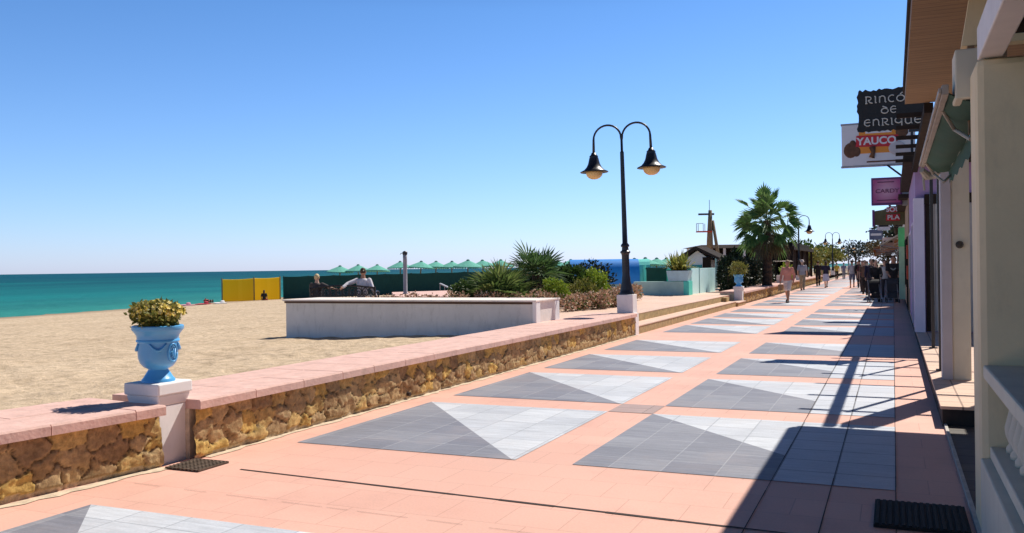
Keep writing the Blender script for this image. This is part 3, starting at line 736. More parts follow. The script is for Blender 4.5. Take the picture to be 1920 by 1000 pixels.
THA = M('mint green thatch', (.13, .43, .33), .9, .2, 7, .6, 20)
def parasol():
    T = thing('beach_parasol', '', 'parasol', (0, 0, 0), 'mint green beach parasols behind the fence')
    b = MB(); seg = 16
    prof = [(1.32, 2.32), (1.34, 2.40), (.82, 2.63), (.3, 2.86), (.1, 2.95)]
    b.lathe(prof, (0, 0, 0), seg)
    for k in range(seg*2):
        a = 2*math.pi*k/(seg*2); 
        b.add([(1.34*math.cos(a), 1.34*math.sin(a), 2.39), (1.34*math.cos(a+.19), 1.34*math.sin(a+.19), 2.39), (1.36*math.cos(a+.1), 1.36*math.sin(a+.1), 2.22)], [(0, 1, 2)])
    b.build('canopy', THA, T)
    b = MB(); b.lathe([(.15, 2.9), (.16, 2.98), (.06, 3.05), (.0, 3.06)], (0, 0, 0), 10); b.build('finial', M('green finial', (.05, .17, .13), .8), T)
    b = MB(); b.tube([(0, 0, -.4), (0, 0, 2.9)], .06, 8); b.build('pole', WOODP, T)
    return T
P0 = parasol()
def at(px, D):      # world x, y at lateral picture column and depth, for laying out the far row
    r_ = (px-960)/1660*D; return (r_*.9184-D*.3956, r_*.3956+D*.9184)
par = [(636, 93, 2.07), (672, 92, 2.15), (706, 91, 2.12), (751, 88, 2.40), (786, 88, 2.4), (816, 89, 2.38), (846, 89, 2.36), (876, 83, 2.42), (908, 84, 2.4), (938, 86, 2.42), (1043, 82, 2.26), (1068, 80, 2.30), (1190, 78, 2.32), (1211, 77, 2.36), (1231, 78, 2.32), (1251, 80, 2.34)]
plab = ['leftmost mint green parasol, just right of the seated woman', 'mint green parasol left of the seated man', 'mint green parasol between the seated man and the grey post',
 'first mint green parasol right of the grey post', 'second mint green parasol right of the grey post', 'third mint green parasol right of the grey post, half way to the palm bed', 'fourth parasol from the grey post, small and pale',
 'broadest mint green parasol, left of the bushy palm', 'mint green parasol touching the left edge of the palm bed', 'mint green parasol mostly hidden behind the bushy palm', 'mint green parasol just right of the taller fan palm', 'mint green parasol at the left end of the blue barrel roof',
 'mint green parasol just right of the tall lamp post', 'middle parasol above the turquoise kiosk opening', 'right parasol above the turquoise kiosk opening', 'mint green parasol half hidden by the yellow green yucca']
for i, (px, D, za) in enumerate(par):
    o = P0 if i == 0 else copy_tree(P0)
    x, y = at(px, D); o.location = (x, y, za-3.06); o['label'] = plab[i]; o.rotation_euler = (R(random.uniform(-3, 3)), R(random.uniform(-3, 3)), i*.7); o.scale = (random.uniform(.94, 1.06),)*2+(1,)

# blue barrel roof with turquoise end
BLUET = M('bright blue tarpaulin', (.02, .26, .72), .45, .12, 1.5, .25, 4, spec=.5)
TURQ = M('turquoise paint', (.10, .64, .54), .65, .1, 2.5, .1, 20)
TURQL = M('pale aqua paint', (.60, .92, .93), .65, .06, 2.5)
TURQW = M('sea green render', (.40, .60, .54), .8, .1, 2.5, .1, 20)
Dv = Vector((.93, .36, 0)); Nv = Vector((-.36, .93, 0))
T = thing('barrel_kiosk', 'blue tarpaulin barrel roof with turquoise rounded end, behind the lamp', 'kiosk', (-13.4, 43.1, .38))
O = Vector((-15.1, 42.5, 0))
def barrel(b, l0, l1, r, zb, zt_, rr=0):
    vs = []; seg = 14
    for L_ in (l0, l1):
        for i in range(seg+1):
            a = math.pi*i/seg; q = O+Dv*L_+Nv*(-r*math.cos(a)); vs.append((q.x, q.y, zb+(zt_-zb)*math.sin(a)**.8))
    b.add(vs, [(i, i+1, seg+2+i, seg+1+i) for i in range(seg)]+[tuple(range(seg, -1, -1)), tuple(range(seg+1, 2*seg+2))])
b = MB(); barrel(b, 0, 3.45, .85, .7, 1.95); o = b.build('roof', BLUET, T, smooth=True); o.modifiers.new('e', 'EDGE_SPLIT').split_angle = R(50)
b = MB(); barrel(b, 3.46, 4.0, .82, .3, 1.93); b.build('end_panel', TURQ, T)
b = MB(); q = [O+Dv*.05-Nv*.8, O+Dv*3.2-Nv*.8, O+Dv*3.2+Nv*.8, O+Dv*.05+Nv*.8]; b.prism([(v.x, v.y) for v in q], .3, .7); b.build('wall', TURQW, T)
# turquoise terrace bar with planter
T = thing('turquoise_bar', 'turquoise and sea green beach bar with dark opening and low front wall', 'beach bar', (-8.5, 36.5, .38))
b = MB(); b.box(-9.9, -7.82, 35.7, 36.1, .3, .94); b.build('front_wall', TURQW, T, bevel=.01)
b = MB(); b.box(-7.82, -7.60, 35.69, 36.4, .3, .95); b.build('end_wall', TURQ, T, bevel=.01)
b = MB(); b.box(-9.72, -9.62, 36.6, 36.7, .3, 1.62); b.build('pillar', TURQ, T)
b = MB(); b.box(-8.72, -8.15, 36.6, 36.8, .3, 1.44); b.build('panel', M('emerald paint', (.07, .62, .45), .65), T)
b = MB(); b.box(-9.9, -8.1, 37.2, 37.3, .3, 1.45); b.box(-9.62, -8.73, 36.62, 36.68, 1.45, 1.52); b.build('counter', M('dark green inside', (.01, .07, .055), .8), T)
T = thing('aqua_screen', 'pale aqua boarded screen to the right of the yucca planter', 'screen', (-7.6, 38.6, .38))
for k, (xa, ya_, xb, yb_) in enumerate(((-7.75, 36.75, -7.68, 38.1), (-7.66, 38.22, -7.50, 40.9))):
    b = MB(); b.prism([(xa, ya_), (xb, yb_), (xb-.12, yb_), (xa-.12, ya_)], .3, 1.46); b.build('board_panel', TURQL, T, bevel=.008)
b = MB(); b.box(-7.83, -7.71, 36.55, 36.74, .3, 1.48); b.box(-7.80, -7.69, 38.11, 38.21, .3, 1.5); b.build('post', M('deep teal paint', (.03, .30, .30), .6), T)
T = thing('yucca_planter', 'tapered pale blue planter box on the sea green wall', 'planter', (-8.0, 36, .95))
sq = lambda cx, cy, a, c_: [(cx-a, cy-c_), (cx+a, cy-c_), (cx+a, cy+c_), (cx-a, cy+c_)]
b = MB(); b.prism(sq(-8.05, 36.0, .40, .27), .955, 1.38, top=sq(-8.05, 36.0, .47, .32)); b.build('box', M('powder blue paint', (.42, .62, .70), .7), T, bevel=.01)
b = MB(); b.prism(sq(-8.05, 36.0, .44, .29), 1.3801, 1.40); b.build('soil', SOIL, T)
rnd = random.Random(23); T = thing('yucca', 'yellow green spiky yucca fanning out of the pale blue planter', 'plant', (-8.05, 36, 1.38))
b = MB()
for i in range(170):
    a = rnd.uniform(0, 6.283); e = R(rnd.uniform(12, 85)); d = Vector((math.cos(a)*math.cos(e), math.sin(a)*math.cos(e), math.sin(e)))
    c = Vector((-8.05+rnd.uniform(-.3, .3), 36+rnd.uniform(-.18, .18), 1.40)); L = rnd.uniform(.5, .98)
    mid = c+d*L*.6; tip = c+d*L+Vector((0, 0, -.25*L*math.cos(e))); s = d.cross(Vector((0, 0, 1))).normalized()*.035
    b.add([c-s*.6, c+s*.6, mid+s, tip, mid-s], [(0, 1, 2, 4), (4, 2, 3)])
b.build('blades', leaf_mat('yucca blades', [(.30, .32, .06), (.20, .24, .05), (.42, .40, .10)], .3), T)
# gabled hut
ROOF = M('dark brown roofing', (.04, .031, .027), .95, .25, 6, .4, 20, spec=.15)
T = thing('gabled_hut', 'small white hut with dark gabled roof left of the far urn', 'hut', (-9.3, 47, .38))
b = MB(); b.prism_y([(-10.1, .3), (-8.7, .3), (-8.7, 1.85), (-9.4, 2.35), (-10.1, 1.85)], 46.3, 48.6); b.build('wall', WHITE2, T)
b = MB(); b.prism_y([(-10.6, 1.72), (-9.4, 2.42), (-8.2, 1.85), (-8.2, 1.98), (-9.4, 2.58), (-10.62, 1.86)], 45.8, 49); b.build('roof', ROOF, T)
b = MB(); b.box(-9.75, -9.15, 46.26, 46.3, .35, 1.6); b.build('door', M('deep teal paint', (.03, .30, .30), .6), T)
b = MB(); b.box(-9.12, -8.69, 46.27, 46.3, .3, 2.0); b.build('dark_opening', DW, T)
b = MB()
for xx in (-8.35, -7.95): b.tube([(xx, 45.9, .3), (xx, 45.9, 1.95)], .06, 8)
b.build('porch_post', TURQW, T)
# mast beside the hut: ship-like signal tower
T = thing('signal_mast', 'tapering wooden ship mast with cross arm and red platform above the hut', 'mast', (-11.4, 60.4, .3))
MW = M('weathered mast timber', (.24, .17, .09), .8, .2, 5); RED = M('red paint', (.55, .07, .03), .6)
b = MB(); b.tube([(-11.4, 60.4, .2), (-11.4, 60.4, 3.2), (-11.35, 60.4, 5.3)], [.25, .21, .12], 10); b.build('pole', MW, T, smooth=True)
b = MB(); b.tube([(-10.6, 60.6, .2), (-11.2, 60.45, 4.6)], [.13, .10], 10); b.build('brace', MW, T, smooth=True)
b = MB(); b.obox((-11.6, 60.3, 5.03), (1.05, .2, .12), R(20)); b.tube([(-11.4, 60.4, 5.2), (-11.4, 60.4, 6.0)], .018, 6); b.build('cross_arm', M('dark mast paint', (.06, .06, .07), .6), T)
b = MB(); b.obox((-11.75, 60.25, 3.85), (1.0, .6, .08), R(20)); b.build('platform', RED, T)
b = MB()
for u in (-.45, 0): 
    for w in (-.28, .28): b.tube([(-11.75+u, 60.25+w, 3.85), (-11.75+u, 60.25+w, 4.4)], .02, 6)
b.tube([(-12.2, 59.95, 4.4), (-11.75, 59.97, 4.4)], .02, 6); b.build('railing', GREY, T)

# ================================================================== BIG PALM, HEDGES, RESTAURANT
fan_palm('tall_fan_palm', 'tall fan palm with a full dark crown standing at the promenade edge', (-5.98, 47.0, .38), 3.5, 52, 1.42, .92, 42, (-58, 78), 14, .2, droop=.16, w=.06, mats=[LPB2, LPB2], nseg=14, spread=62, roll=1.0, lpmin=.22)
GH = 'dark clipped hedges by the restaurant'
def conehedge(label, x, y, z, h, r, seed, mat=LD, n=1500, cat='hedge'):
    rnd = random.Random(seed); T = thing('clipped_hedge', label, cat, (x, y, z), GH)
    b = MB(); cloud(b, rnd, (x, y, z+h*.5), (r, r, h*.52), n, .16, .045, lump=.15, shell=.7, zmin=z); b.build('foliage', mat, T)
    b = MB(); b.tube([(x, y, z-.05), (x, y, z+h*.8)], [.07, .03], 7); b.build('stem', TRUNK, T)
conehedge('narrow dark cypress just right of the gabled hut', -7.9, 49.2, .35, 2.0, .42, 51)
conehedge('dark column hedge right behind the far blue urn', -6.8, 40.2, .35, 1.55, .42, 52)
conehedge('second dark column hedge between the far urn and the palm', -6.7, 42.2, .35, 1.5, .5, 53)
T = thing('long_hedge', 'long dark hedge behind the second stone wall, under the palm', 'hedge', (-7.2, 49, .35), GH)
rnd = random.Random(61); b = MB()
for i in range(26): cloud(b, rnd, (-7.1+rnd.uniform(-.3, .3), 43.6+i*.42, 1.1+rnd.uniform(-.1, .15)), (.6, .45, .74), 260, .17, .045, lump=.2, shell=.5, zmin=.36)
b.build('foliage', LD, T); b = MB()
for i in range(12): b.tube([(-7.1, 43.8+i*.9, .3), (-7.1, 43.8+i*.9, 1.1)], .03, 6)
b.build('stem', TRUNK, T)
b = MB(); b.box(-6.2, -5.75, 52.9, 53.3, -.02, .95); tag(b.build('white_block', WHITE2, bevel=.01), 'white block pier at the end of the second stone wall under the palm', 'pier')
T = thing('restaurant', 'dark open sided restaurant with brown roofs behind the big palm', 'restaurant', (-9, 66, 0))
BRN = M('brown tiled roof', (.045, .034, .03), 1, .25, 4, .4, 12, spec=.1)
b = MB(); b.prism([(-13.4, 61), (-8, 62.5), (-8, 68), (-13.4, 68)], 2.75, 3.0, top=[(-12.4, 62.5), (-8.8, 63.5), (-8.8, 67), (-12.4, 67)]); b.build('roof', BRN, T)
b = MB(); b.box(-8.2, -6.1, 62, 78, 2.55, 2.78); b.box(-8, -6.3, 63, 76, 2.781, 3.05); b.build('flat_roof', DW, T)
b = MB(); b.box(-13, -8.2, 66.5, 67, -.3, 2.75); b.box(-8.1, -7.4, 64, 76, -.2, 2.55); b.box(-6.75, -6.65, 62.5, 77.5, -.2, 2.54); b.build('wall', DW, T)
b = MB(); b.prism([(-8.2, 59.8), (-6.15, 59.8), (-6.15, 61.9), (-8.2, 61.9)], 1.75, 1.82, top=[(-8.2, 61.2), (-6.3, 61.2), (-6.3, 61.95), (-8.2, 61.95)]); b.build('awning', M('striped brown awning', (.28, .22, .17), .8, .25, 3), T)
for xx, yy in ((-13.1, 61.4), (-11.9, 61.7), (-10.7, 62), (-9.4, 62.3)):
    b = MB(); b.box(xx-.08, xx+.08, yy-.08, yy+.08, -.2, 2.75); b.build('post', WHITE, T)
for yy in (62.3, 66, 70, 74, 77.6):
    b = MB(); b.box(-6.35, -6.2, yy-.07, yy+.07, -.2, 2.55); b.build('post', DW, T)
b = MB()
for k in range(14): b.tube([(-13.1+.28*k, 61.4+.07*k, .3), (-13.1+.28*k, 61.4+.07*k, 1.9)], .025, 6)
b.tube([(-13.1, 61.4, 1.9), (-9.4, 62.3, 1.9)], .03, 6); b.build('railing', M('pale railing', (.5, .5, .46), .7), T)

# ================================================================== SHOPS ON THE RIGHT
CREAM = M('cream painted plaster', (.80, .67, .43), .85, .07, 1.8, .12, 35, dirt=.18)
CREAMW = M('off white plaster', (.66, .61, .48), .85, .06, 2, .1, 35, dirt=.15)
LAV = M('lavender white paint', (.62, .58, .70), .75, .06, 2.5)
PURP = M('purple paint', (.36, .24, .44), .75, .1, 2.5)
SOFF = None
mt, n, l, p = newmat('brown boarded soffit')
co = coords(n, l)
bt = n.new('ShaderNodeTexBrick'); bt.offset = 0; bt.inputs['Brick Width'].default_value = 4; bt.inputs['Row Height'].default_value = .11; bt.inputs['Mortar Size'].default_value = .004; bt.inputs['Scale'].default_value = 1
bt.inputs['Color1'].default_value = (.25, .145, .065, 1); bt.inputs['Color2'].default_value = (.29, .17, .08, 1); bt.inputs['Mortar'].default_value = (.10, .055, .03, 1)
l.new(co, bt.inputs['Vector'])
f = noise_tex(n, l, coords(n, l, 'Object', (1, 12, 1)), 3, 5, .6)
base = mixc(n, l, bt.outputs[0], ramp(n, l, f, [(.3, (.75, .75, .75)), (.7, (1.15, 1.15, 1.15))]), 1.0, 'MULTIPLY')
l.new(base, p.inputs['Base Color']); p.inputs['Roughness'].default_value = .7
SOFF = mt
T = thing('shop_porch', 'nearest cream porch building with brown boarded eave at the right edge', 'building', (1.2, 5, 0))
b = MB(); b.box(.15, 3.4, -9, 11.65, 3.5, 3.62); b.build('eave', SOFF, T)
b = MB(); b.box(.13, 3.4, -9, 11.66, 3.621, 3.75); b.build('roof', ROOF, T)
b = MB(); b.box(.45, 2.2, 5.8, 6.2, 0, 2.78); b.build('pillar_wall', CREAM, T, bevel=.045)
b = MB(); b.box(.37, .62, 6.205, 6.5, 2.62, 2.93); b.build('capital', CREAMW, T, bevel=.01)
b = MB(); b.box(.47, .60, -8, 5.9, 2.785, 2.98); b.build('front_beam', M('white painted beam', (.74, .70, .68), .7, .06), T, bevel=.008)
b = MB(); b.box(.605, 3.4, -8, 6.19, 2.99, 3.06); b.build('ceiling', DW, T)
b = MB(); b.box(3.3, 3.4, -9, 11.6, -.05, 3.49); b.box(1.9, 3.3, 11.4, 11.6, -.05, 3.49); b.build('back_wall', CREAM, T)
b = MB(); b.prism_y([(.52, 3.495), (.46, 3.12), (1.4, 3.12), (1.4, 3.495)], 7.0, 7.12); b.build('gable_panel', CREAM, T)
b = MB()
for xx in (.52, .60, .72): b.box(xx-.022, xx+.022, 7.0, 7.06, 2.5, 3.119)
b.build('strut', WOODP, T)
b = MB(); pts = [(.76, 5.78, 2.78), (.76, 5.77, 2.68)]+[(.76+.035*math.sin(q), 5.77, 2.64+.04*math.cos(q)) for q in [i*.5 for i in range(11)]]; b.tube(pts, .006, 6); b.build('hook', BLACK, T)
b = MB(); b.box(1.4, 1.5, 6.2, 11.4, 0, 2.75); b.build('side_wall', CREAMW, T)
T = thing('balustrade', 'cream balustrade with turned balusters on a low wall in the bottom right corner', 'balustrade', (.7, 4, 0))
b = MB(); b.box(.45, .78, -3, 5.79, 0, .46); b.build('low_wall', CREAMW, T, bevel=.01)
b = MB(); b.box(.50, .74, -3, 5.79, .461, .53); b.build('plinth', CREAMW, T, bevel=.008)
b = MB(); b.box(.47, .77, -3, 5.79, .92, 1.0); b.build('rail', CREAMW, T, bevel=.012)
bp = MB(); bp.lathe([(.055, 0), (.055, .03), (.04, .05), (.058, .10), (.062, .14), (.045, .21), (.032, .27), (.03, .30), (.045, .33), (.05, .36), (.055, .375), (.055, .385)], (0, 0, 0), 14)
k = 0; b0 = None
yy = 5.62
while yy > -2.8:
    if b0 is None:
        b0 = bp.build('baluster', CREAMW, None, smooth=True); b0.parent = T; o = b0
    else:
        o = b0.copy(); COL.objects.link(o)
    o.location = (.62-.7, yy-4, .532); yy -= .19
# mat
b = MB(); b.box(-.13, .40, 5.77, 6.38, .004, .022)
for k in range(14): b.box(-.12+.037*k, -.10+.037*k, 5.78, 6.37, .0221, .028)
tag(b.build('doormat', M('dark rubber', (.018, .016, .015), .85, .2, 10, .4, 60)), 'dark ribbed mat on the shaded tiles near the balustrade', 'mat')
# drain grate
T = thing('drain_grate', 'square rusty drain grate at the foot of the near urn pillar', 'drain', (-5.28, 5.66, 0))
RUST = M('rusty iron', (.12, .085, .06), .8, .3, 15)
b = MB(); b.box(-5.45, -5.10, 5.48, 5.83, .001, .006); b.build('pit', JOINT, T)
b = MB()
for k in range(9): b.box(-5.45+.0415*k, -5.432+.0415*k, 5.48, 5.83, .0061, .016)
for k in range(9): b.box(-5.45, -5.10, 5.48+.0415*k, 5.494+.0415*k, .0162, .019)
b.build('grid', RUST, T)

# awning bay: posts, column, hanging canvas
T = thing('awning', 'hanging dark green awning canvas on a pale bar under the brown eave', 'awning', (.4, 9, 2.6))
GAWN = M('dark green awning cloth', (.022, .075, .05), .85, .15, 2, .2, 10)
def aw(u, y): return (.325+.245*u, y, 2.67-.07*u-.035*math.sin(math.pi*u)+.008*math.sin(y*6+u*3))
b = MB(); N = 30
for th in (0, .008):
    o_ = len(b.v); b.add([(p[0], p[1], p[2]+th) for p in (aw(k/5, 6.25+4.6*i/N) for i in range(N+1) for k in range(6))], [(i*6+k, i*6+k+1, i*6+k+7, i*6+k+6) for i in range(N) for k in range(5)])
for i in range(N):
    y0_, y1_ = 6.25+4.6*i/N, 6.25+4.6*(i+1)/N
    b.add([(.57, y0_, 2.60), (.57, y1_, 2.60), (.58, y1_, 2.46+.02*math.sin(y1_*9)), (.58, y0_, 2.46+.02*math.sin(y0_*9))], [(0, 1, 2, 3)])
b.build('canvas', GAWN, T, smooth=True)
b = MB(); b.box(.295, .335, 6.22, 10.88, 2.655, 2.72); b.box(.275, .294, 6.22, 10.88, 2.665, 2.70); b.build('front_bar', M('weathered awning bar', (.36, .31, .26), .6, .15, 5), T, bevel=.005)
for yy in (6.9, 10.45):
    b = MB(); b.tube([(.33, yy, 2.66), (.42, yy+.28, 2.56), (.50, yy-.05, 2.44)], .014, 8); b.tube([(.50, yy-.05, 2.44), (.60, yy+.12, 2.56)], .014, 8); b.build('folding_arm', M('cream arm', (.40, .35, .28), .6), T)
b = MB(); b.tube([(.30, 10.82, 2.62), (.36, 10.92, 2.56), (.43, 10.92, 2.57), (.47, 10.86, 2.60)], [.03, .05, .05, .03], 8); b.tube([(.31, 10.9, 2.66), (.33, 10.92, 2.40)], .012, 6); b.build('rolled_end', M('cream arm', (.62, .55, .45), .6), T)
T = thing('pergola', 'dark timber pergola spanning the gap between the brown eave and the purple shop', 'pergola', (.4, 15, .2))
b = MB(); b.box(.36, .46, 11.67, 19.3, 3.38, 3.50); b.build('main_beam', DW, T)
for k in range(6):
    yy = 12.75+1.13*k
    b = MB(); b.box(.06, 1.9, yy-.028, yy+.028, 3.501, 3.56); b.build('slat', DW, T)
T = thing('terrace_column', 'pale two part column on the shop terrace carrying a small wall lamp', 'column', (.66, 11.8, .2))
b = MB(); b.box(.52, .635, 11.68, 11.95, .2, 3.495); b.build('pilaster', M('pale lilac grey paint', (.50, .46, .47), .8, .06), T, bevel=.008)
b = MB(); b.box(.636, .83, 11.7, 11.93, .2, 3.495); b.build('shaft', CREAMW, T, bevel=.006)
b = MB(); b.lathe([(.0, 0), (.035, 0), (.045, .02), (.03, .05), (.0, .055)], (0, 0, 0), 12); o = b.build('wall_lamp', M('dark bronze', (.05, .04, .03), .5), None); o.parent = T; o.location = (.72-.66, 11.69-11.8, 1.60); o.rotation_euler.x = R(90)
GP = 'black awning posts on the shop terrace'
for (x, y, lab) in ((.55, 12.66, 'black square post on the terrace, nearer one just left of the pale column'), (.58, 15.91, 'black post on the terrace, farther one in front of the lavender pillar')):
    T = thing('awning_post', lab, 'post', (x, y, .2), GP)
    b = MB(); b.box(x-.025, x+.025, y-.025, y+.025, .2, 3.50); b.build('shaft', BLACK, T)
    b = MB(); b.box(x-.06, x+.06, y-.06, y+.06, .2, .215); b.build('foot', BLACK, T)

def facade(name, label, x0, y0_, y1_, h, mat, trim=None, openings=(), eave=None, depth=5, cat='shop', z0=.2, front=.02):
    T = thing(name, label, cat, (x0+depth/2, (y0_+y1_)/2, z0))
    b = MB(); b.box(x0, x0+depth, y0_, y1_, z0-.02, h); b.build('wall', mat, T)
    for (a, c, zb, zt2, mm) in openings:
        b = MB(); b.box(x0-.004, x0+.05, a, c, zb, zt2); w = b.build('window' if zb > z0+.3 else 'door', mm, T)
        b = MB(); 
        for (p_, q_) in ((a-.06, a), (c, c+.06)): b.box(x0-.03, x0+.02, p_, q_, zb, zt2+.06)
        b.box(x0-.03, x0+.02, a, c, zt2, zt2+.06); b.build('frame', trim or WHITE2, w)
    if eave:
        b = MB(); b.box(x0-eave, x0+depth, y0_-front, y1_+.02, h+.001, h+.12); b.build('roof', ROOF, T)
    return T
DGL = M('dark shop glass', (.02, .02, .025), .12, .1, 2, spec=.6)
T = facade('purple_shop', 'purple painted shop with lavender white corner pillar', .42, 19.55, 27, 3.55, PURP, LAV, [(21, 22.4, .2, 2.4, DGL), (23.5, 26, .9, 2.3, DGL)], .22, front=.8)
b = MB(); b.box(.38, .575, 19.4, 19.75, .2, 2.88); b.build('corner_pillar', LAV, T, bevel=.01)
for k in range(6):
    xa = .60+.17*k
    b = MB(); b.box(xa, xa+.085, 19.47, 19.54, .22, 2.75); b.build('shutter', DW if k % 2 == 0 else M('pale shutter', (.40, .37, .34), .7), T)
for k in range(6):
    xa = .69+.17*k
    b = MB(); b.box(xa, xa+.075, 19.49, 19.54, .22, 2.75); b.build('shutter', M('pale shutter', (.40, .37, .34), .7), T)
b = MB(); b.box(.585, 2.6, 19.44, 19.54, 2.76, 2.95); b.build('lintel', DW, T)
TAN = M('tan stone cladding', (.36, .26, .17), .9, .3, 5, .5, 14)
facade('tan_shop', 'tan stone clad shop with red goods by the door, beyond the purple shop', .40, 27.2, 36, 3.4, TAN, DW, [(28.5, 30, .2, 2.3, DGL), (31.5, 34.5, .8, 2.3, DGL)], .25)
for (yy, zz_, lab) in ((28.2, 1.9, 'upper red display board on the tan shop front'), (28.4, 1.3, 'lower red display board on the tan shop front')):
    b = MB(); b.box(.36, .39, yy, yy+.5, zz_-.2, zz_+.2); b.box(.355, .36, yy+.05, yy+.45, zz_-.05, zz_+.05); tag(b.build('display_board', RED), lab, 'sign', 'red display boards')
T = thing('green_pilaster', 'bright green pilaster lit beside the dark dressed crowd', 'pillar', (.32, 37, .2))
b = MB(); b.box(.20, .42, 36.6, 37.0, .2, 2.95); b.build('shaft', M('pale green paint', (.30, .52, .40), .7), T, bevel=.01)
b = MB(); b.box(.18, .44, 36.58, 37.02, 2.2, 2.9); b.build('sign_panel', M('bright green sign', (.10, .58, .25), .5), T)
facade('white_shop', 'white shopfront beyond the green pilaster', .42, 37.2, 50, 3.3, WHITE, DW, [(40, 43, .2, 2.3, DGL), (45, 48, .8, 2.3, DGL)], .2)
facade('ochre_shop', 'ochre shop far along the promenade', .40, 50.2, 70, 3.5, M('ochre plaster', (.50, .32, .14), .85), WHITE, [(52, 56, .2, 2.4, DGL), (60, 66, .8, 2.4, DGL)], .25)
facade('far_shop', 'pale two storey house farthest along the shop row', .40, 70.2, 120, 5.2, CREAMW, DW, [(74, 80, .2, 2.4, DGL), (90, 100, .8, 2.4, DGL)], .3)
ORA = M('orange awning cloth', (.55, .25, .10), .8, .15, 2); STR = M('cream awning cloth', (.62, .52, .40), .8, .15, 2)
for i, (ya_, yb_, mm, lab, wv) in enumerate(((42, 47, STR, 'cream awning jutting out from the white shopfront', .9), (53, 59, ORA, 'orange brown awning jutting out over the far walkers', 1.4), (62, 70, STR, 'cream awning beyond the orange one', 1.5), (76, 90, ORA, 'farthest orange awning before the trees', 1.8))):
    T = thing('shop_awning', lab, 'awning', (.2, (ya_+yb_)/2, 2.6), 'shop awnings down the promenade')
    b = MB(); b.prism_y([(.41, 2.95), (.41, 2.88), (.4-wv, 2.35), (.4-wv, 2.15), (.38-wv, 2.15), (.38-wv, 2.40)], ya_, yb_); b.build('cloth', mm, T)
    b = MB(); b.tube([(.40-wv, ya_, 2.36), (.40, ya_+.1, 2.2)], .02, 6); b.tube([(.40-wv, yb_, 2.36), (.40, yb_-.1, 2.2)], .02, 6); b.build('arm', GREY, T)

# ------------------------------------------------------------------ hanging signs
INK = M('sign black', (.012, .012, .013), .6, .3, 12, .3, 40)
CHALK = M('weathered silver lettering', (.50, .50, .47), .6)
T = thing('shop_sign', 'ragged edged black board lettered RINCON DE ENRIQUE in pale uncial letters', 'sign', (0, 18.3, 4.1))
rnd = random.Random(77)
X0, X1, Z0, Z1, YS = -.60, .66, 4.12, 4.90, 18.3
poly = []
N = 26
for i in range(N): poly.append((X0+(X1-X0)*i/N, Z0+rnd.uniform(-.02, .015)))
for i in range(14): poly.append((X1+rnd.uniform(-.008, .008), Z0+(Z1-Z0)*i/14))
for i in range(N): poly.append((X1-(X1-X0)*i/N, Z1+rnd.uniform(-.02, .025)))
for i in range(14): poly.append((X0+rnd.uniform(-.015, .025), Z1-(Z1-Z0)*i/14))
b = MB(); b.prism_y(poly, YS, YS+.06); b.build('board', INK, T)
def arc(cx, cz, rx, rz, a0, a1, n=9): return [(cx+rx*math.cos(R(a0+(a1-a0)*i/n)), cz+rz*math.sin(R(a0+(a1-a0)*i/n))) for i in range(n+1)]
GL = {
 'R': ([[(.1, 0), (.1, 1)], [(.0, 1), (.1, 1)]+arc(.3, .72, .3, .28, 90, -90), [(.3, .44), (.5, .1), (.75, 0)], [(0, 0), (.22, 0)]], .8),
 'I': ([[(.12, 0), (.12, 1)], [(0, .95), (.12, 1)], [(.12, 0), (.25, .05)]], .32),
 'N': ([[(.1, 0), (.1, .95)], arc(.38, .55, .28, .42, 170, 0)+[(.66, .1), (.78, 0)]], .85),
 'C': ([arc(.38, .5, .36, .5, 55, 300)], .72),
 'O': ([arc(.4, .45, .38, .45, 0, 360, 16)], .88),
 'OACC': ([arc(.4, .45, .38, .45, 0, 360, 16), [(.35, 1.05), (.6, 1.3)]], .88),
 'D': ([arc(.4, .38, .38, .38, 0, 360, 16), [(.76, .45), (.6, .85), (.15, 1.08)]], .9),
 'E': ([arc(.38, .5, .36, .5, 50, 310), [(.06, .52), (.66, .56)]], .74),
 'Q': ([arc(.36, .6, .34, .4, 0, 360, 16), [(.70, .95), (.70, -.3)]], .85),
 'U': ([[(.1, 1), (.1, .35)]+arc(.38, .35, .28, .35, 180, 330), [(.68, 1), (.68, .1), (.8, 0)]], .88)}
def uncial(word, xc, zc, h, xscale):
    wid = sum(GL[g][1]+.12 for g in word)*h*xscale; x = xc-wid/2
    b = MB()
    for g in word:
        for stx in GL[g][0]:
            pts = [(x+px*h*xscale, YS-.012, zc+(pz-.5)*h) for px, pz in stx]
            b.tube(pts, h*.085, 6)
        x += (GL[g][1]+.12)*h*xscale
    b.build('lettering', CHALK, T)
uncial(['R', 'I', 'N', 'C', 'OACC', 'N'], -.01, 4.715, .128, 1.36)
uncial(['D', 'E'], -.03, 4.505, .125, 1.25)
uncial(['E', 'N', 'R', 'I', 'Q', 'U', 'E'], .03, 4.28, .125, 1.36)
b = MB()
for zz_ in (4.06, 3.92): b.box(.3, 1.2, YS+.0, YS+.07, zz_, zz_+.05)
b.box(.62, .67, YS+.0, YS+.07, 3.5, 4.12); b.box(1.15, 1.2, YS, YS+.07, 3.5, 4.2); b.build('bracket', BLACK, T)

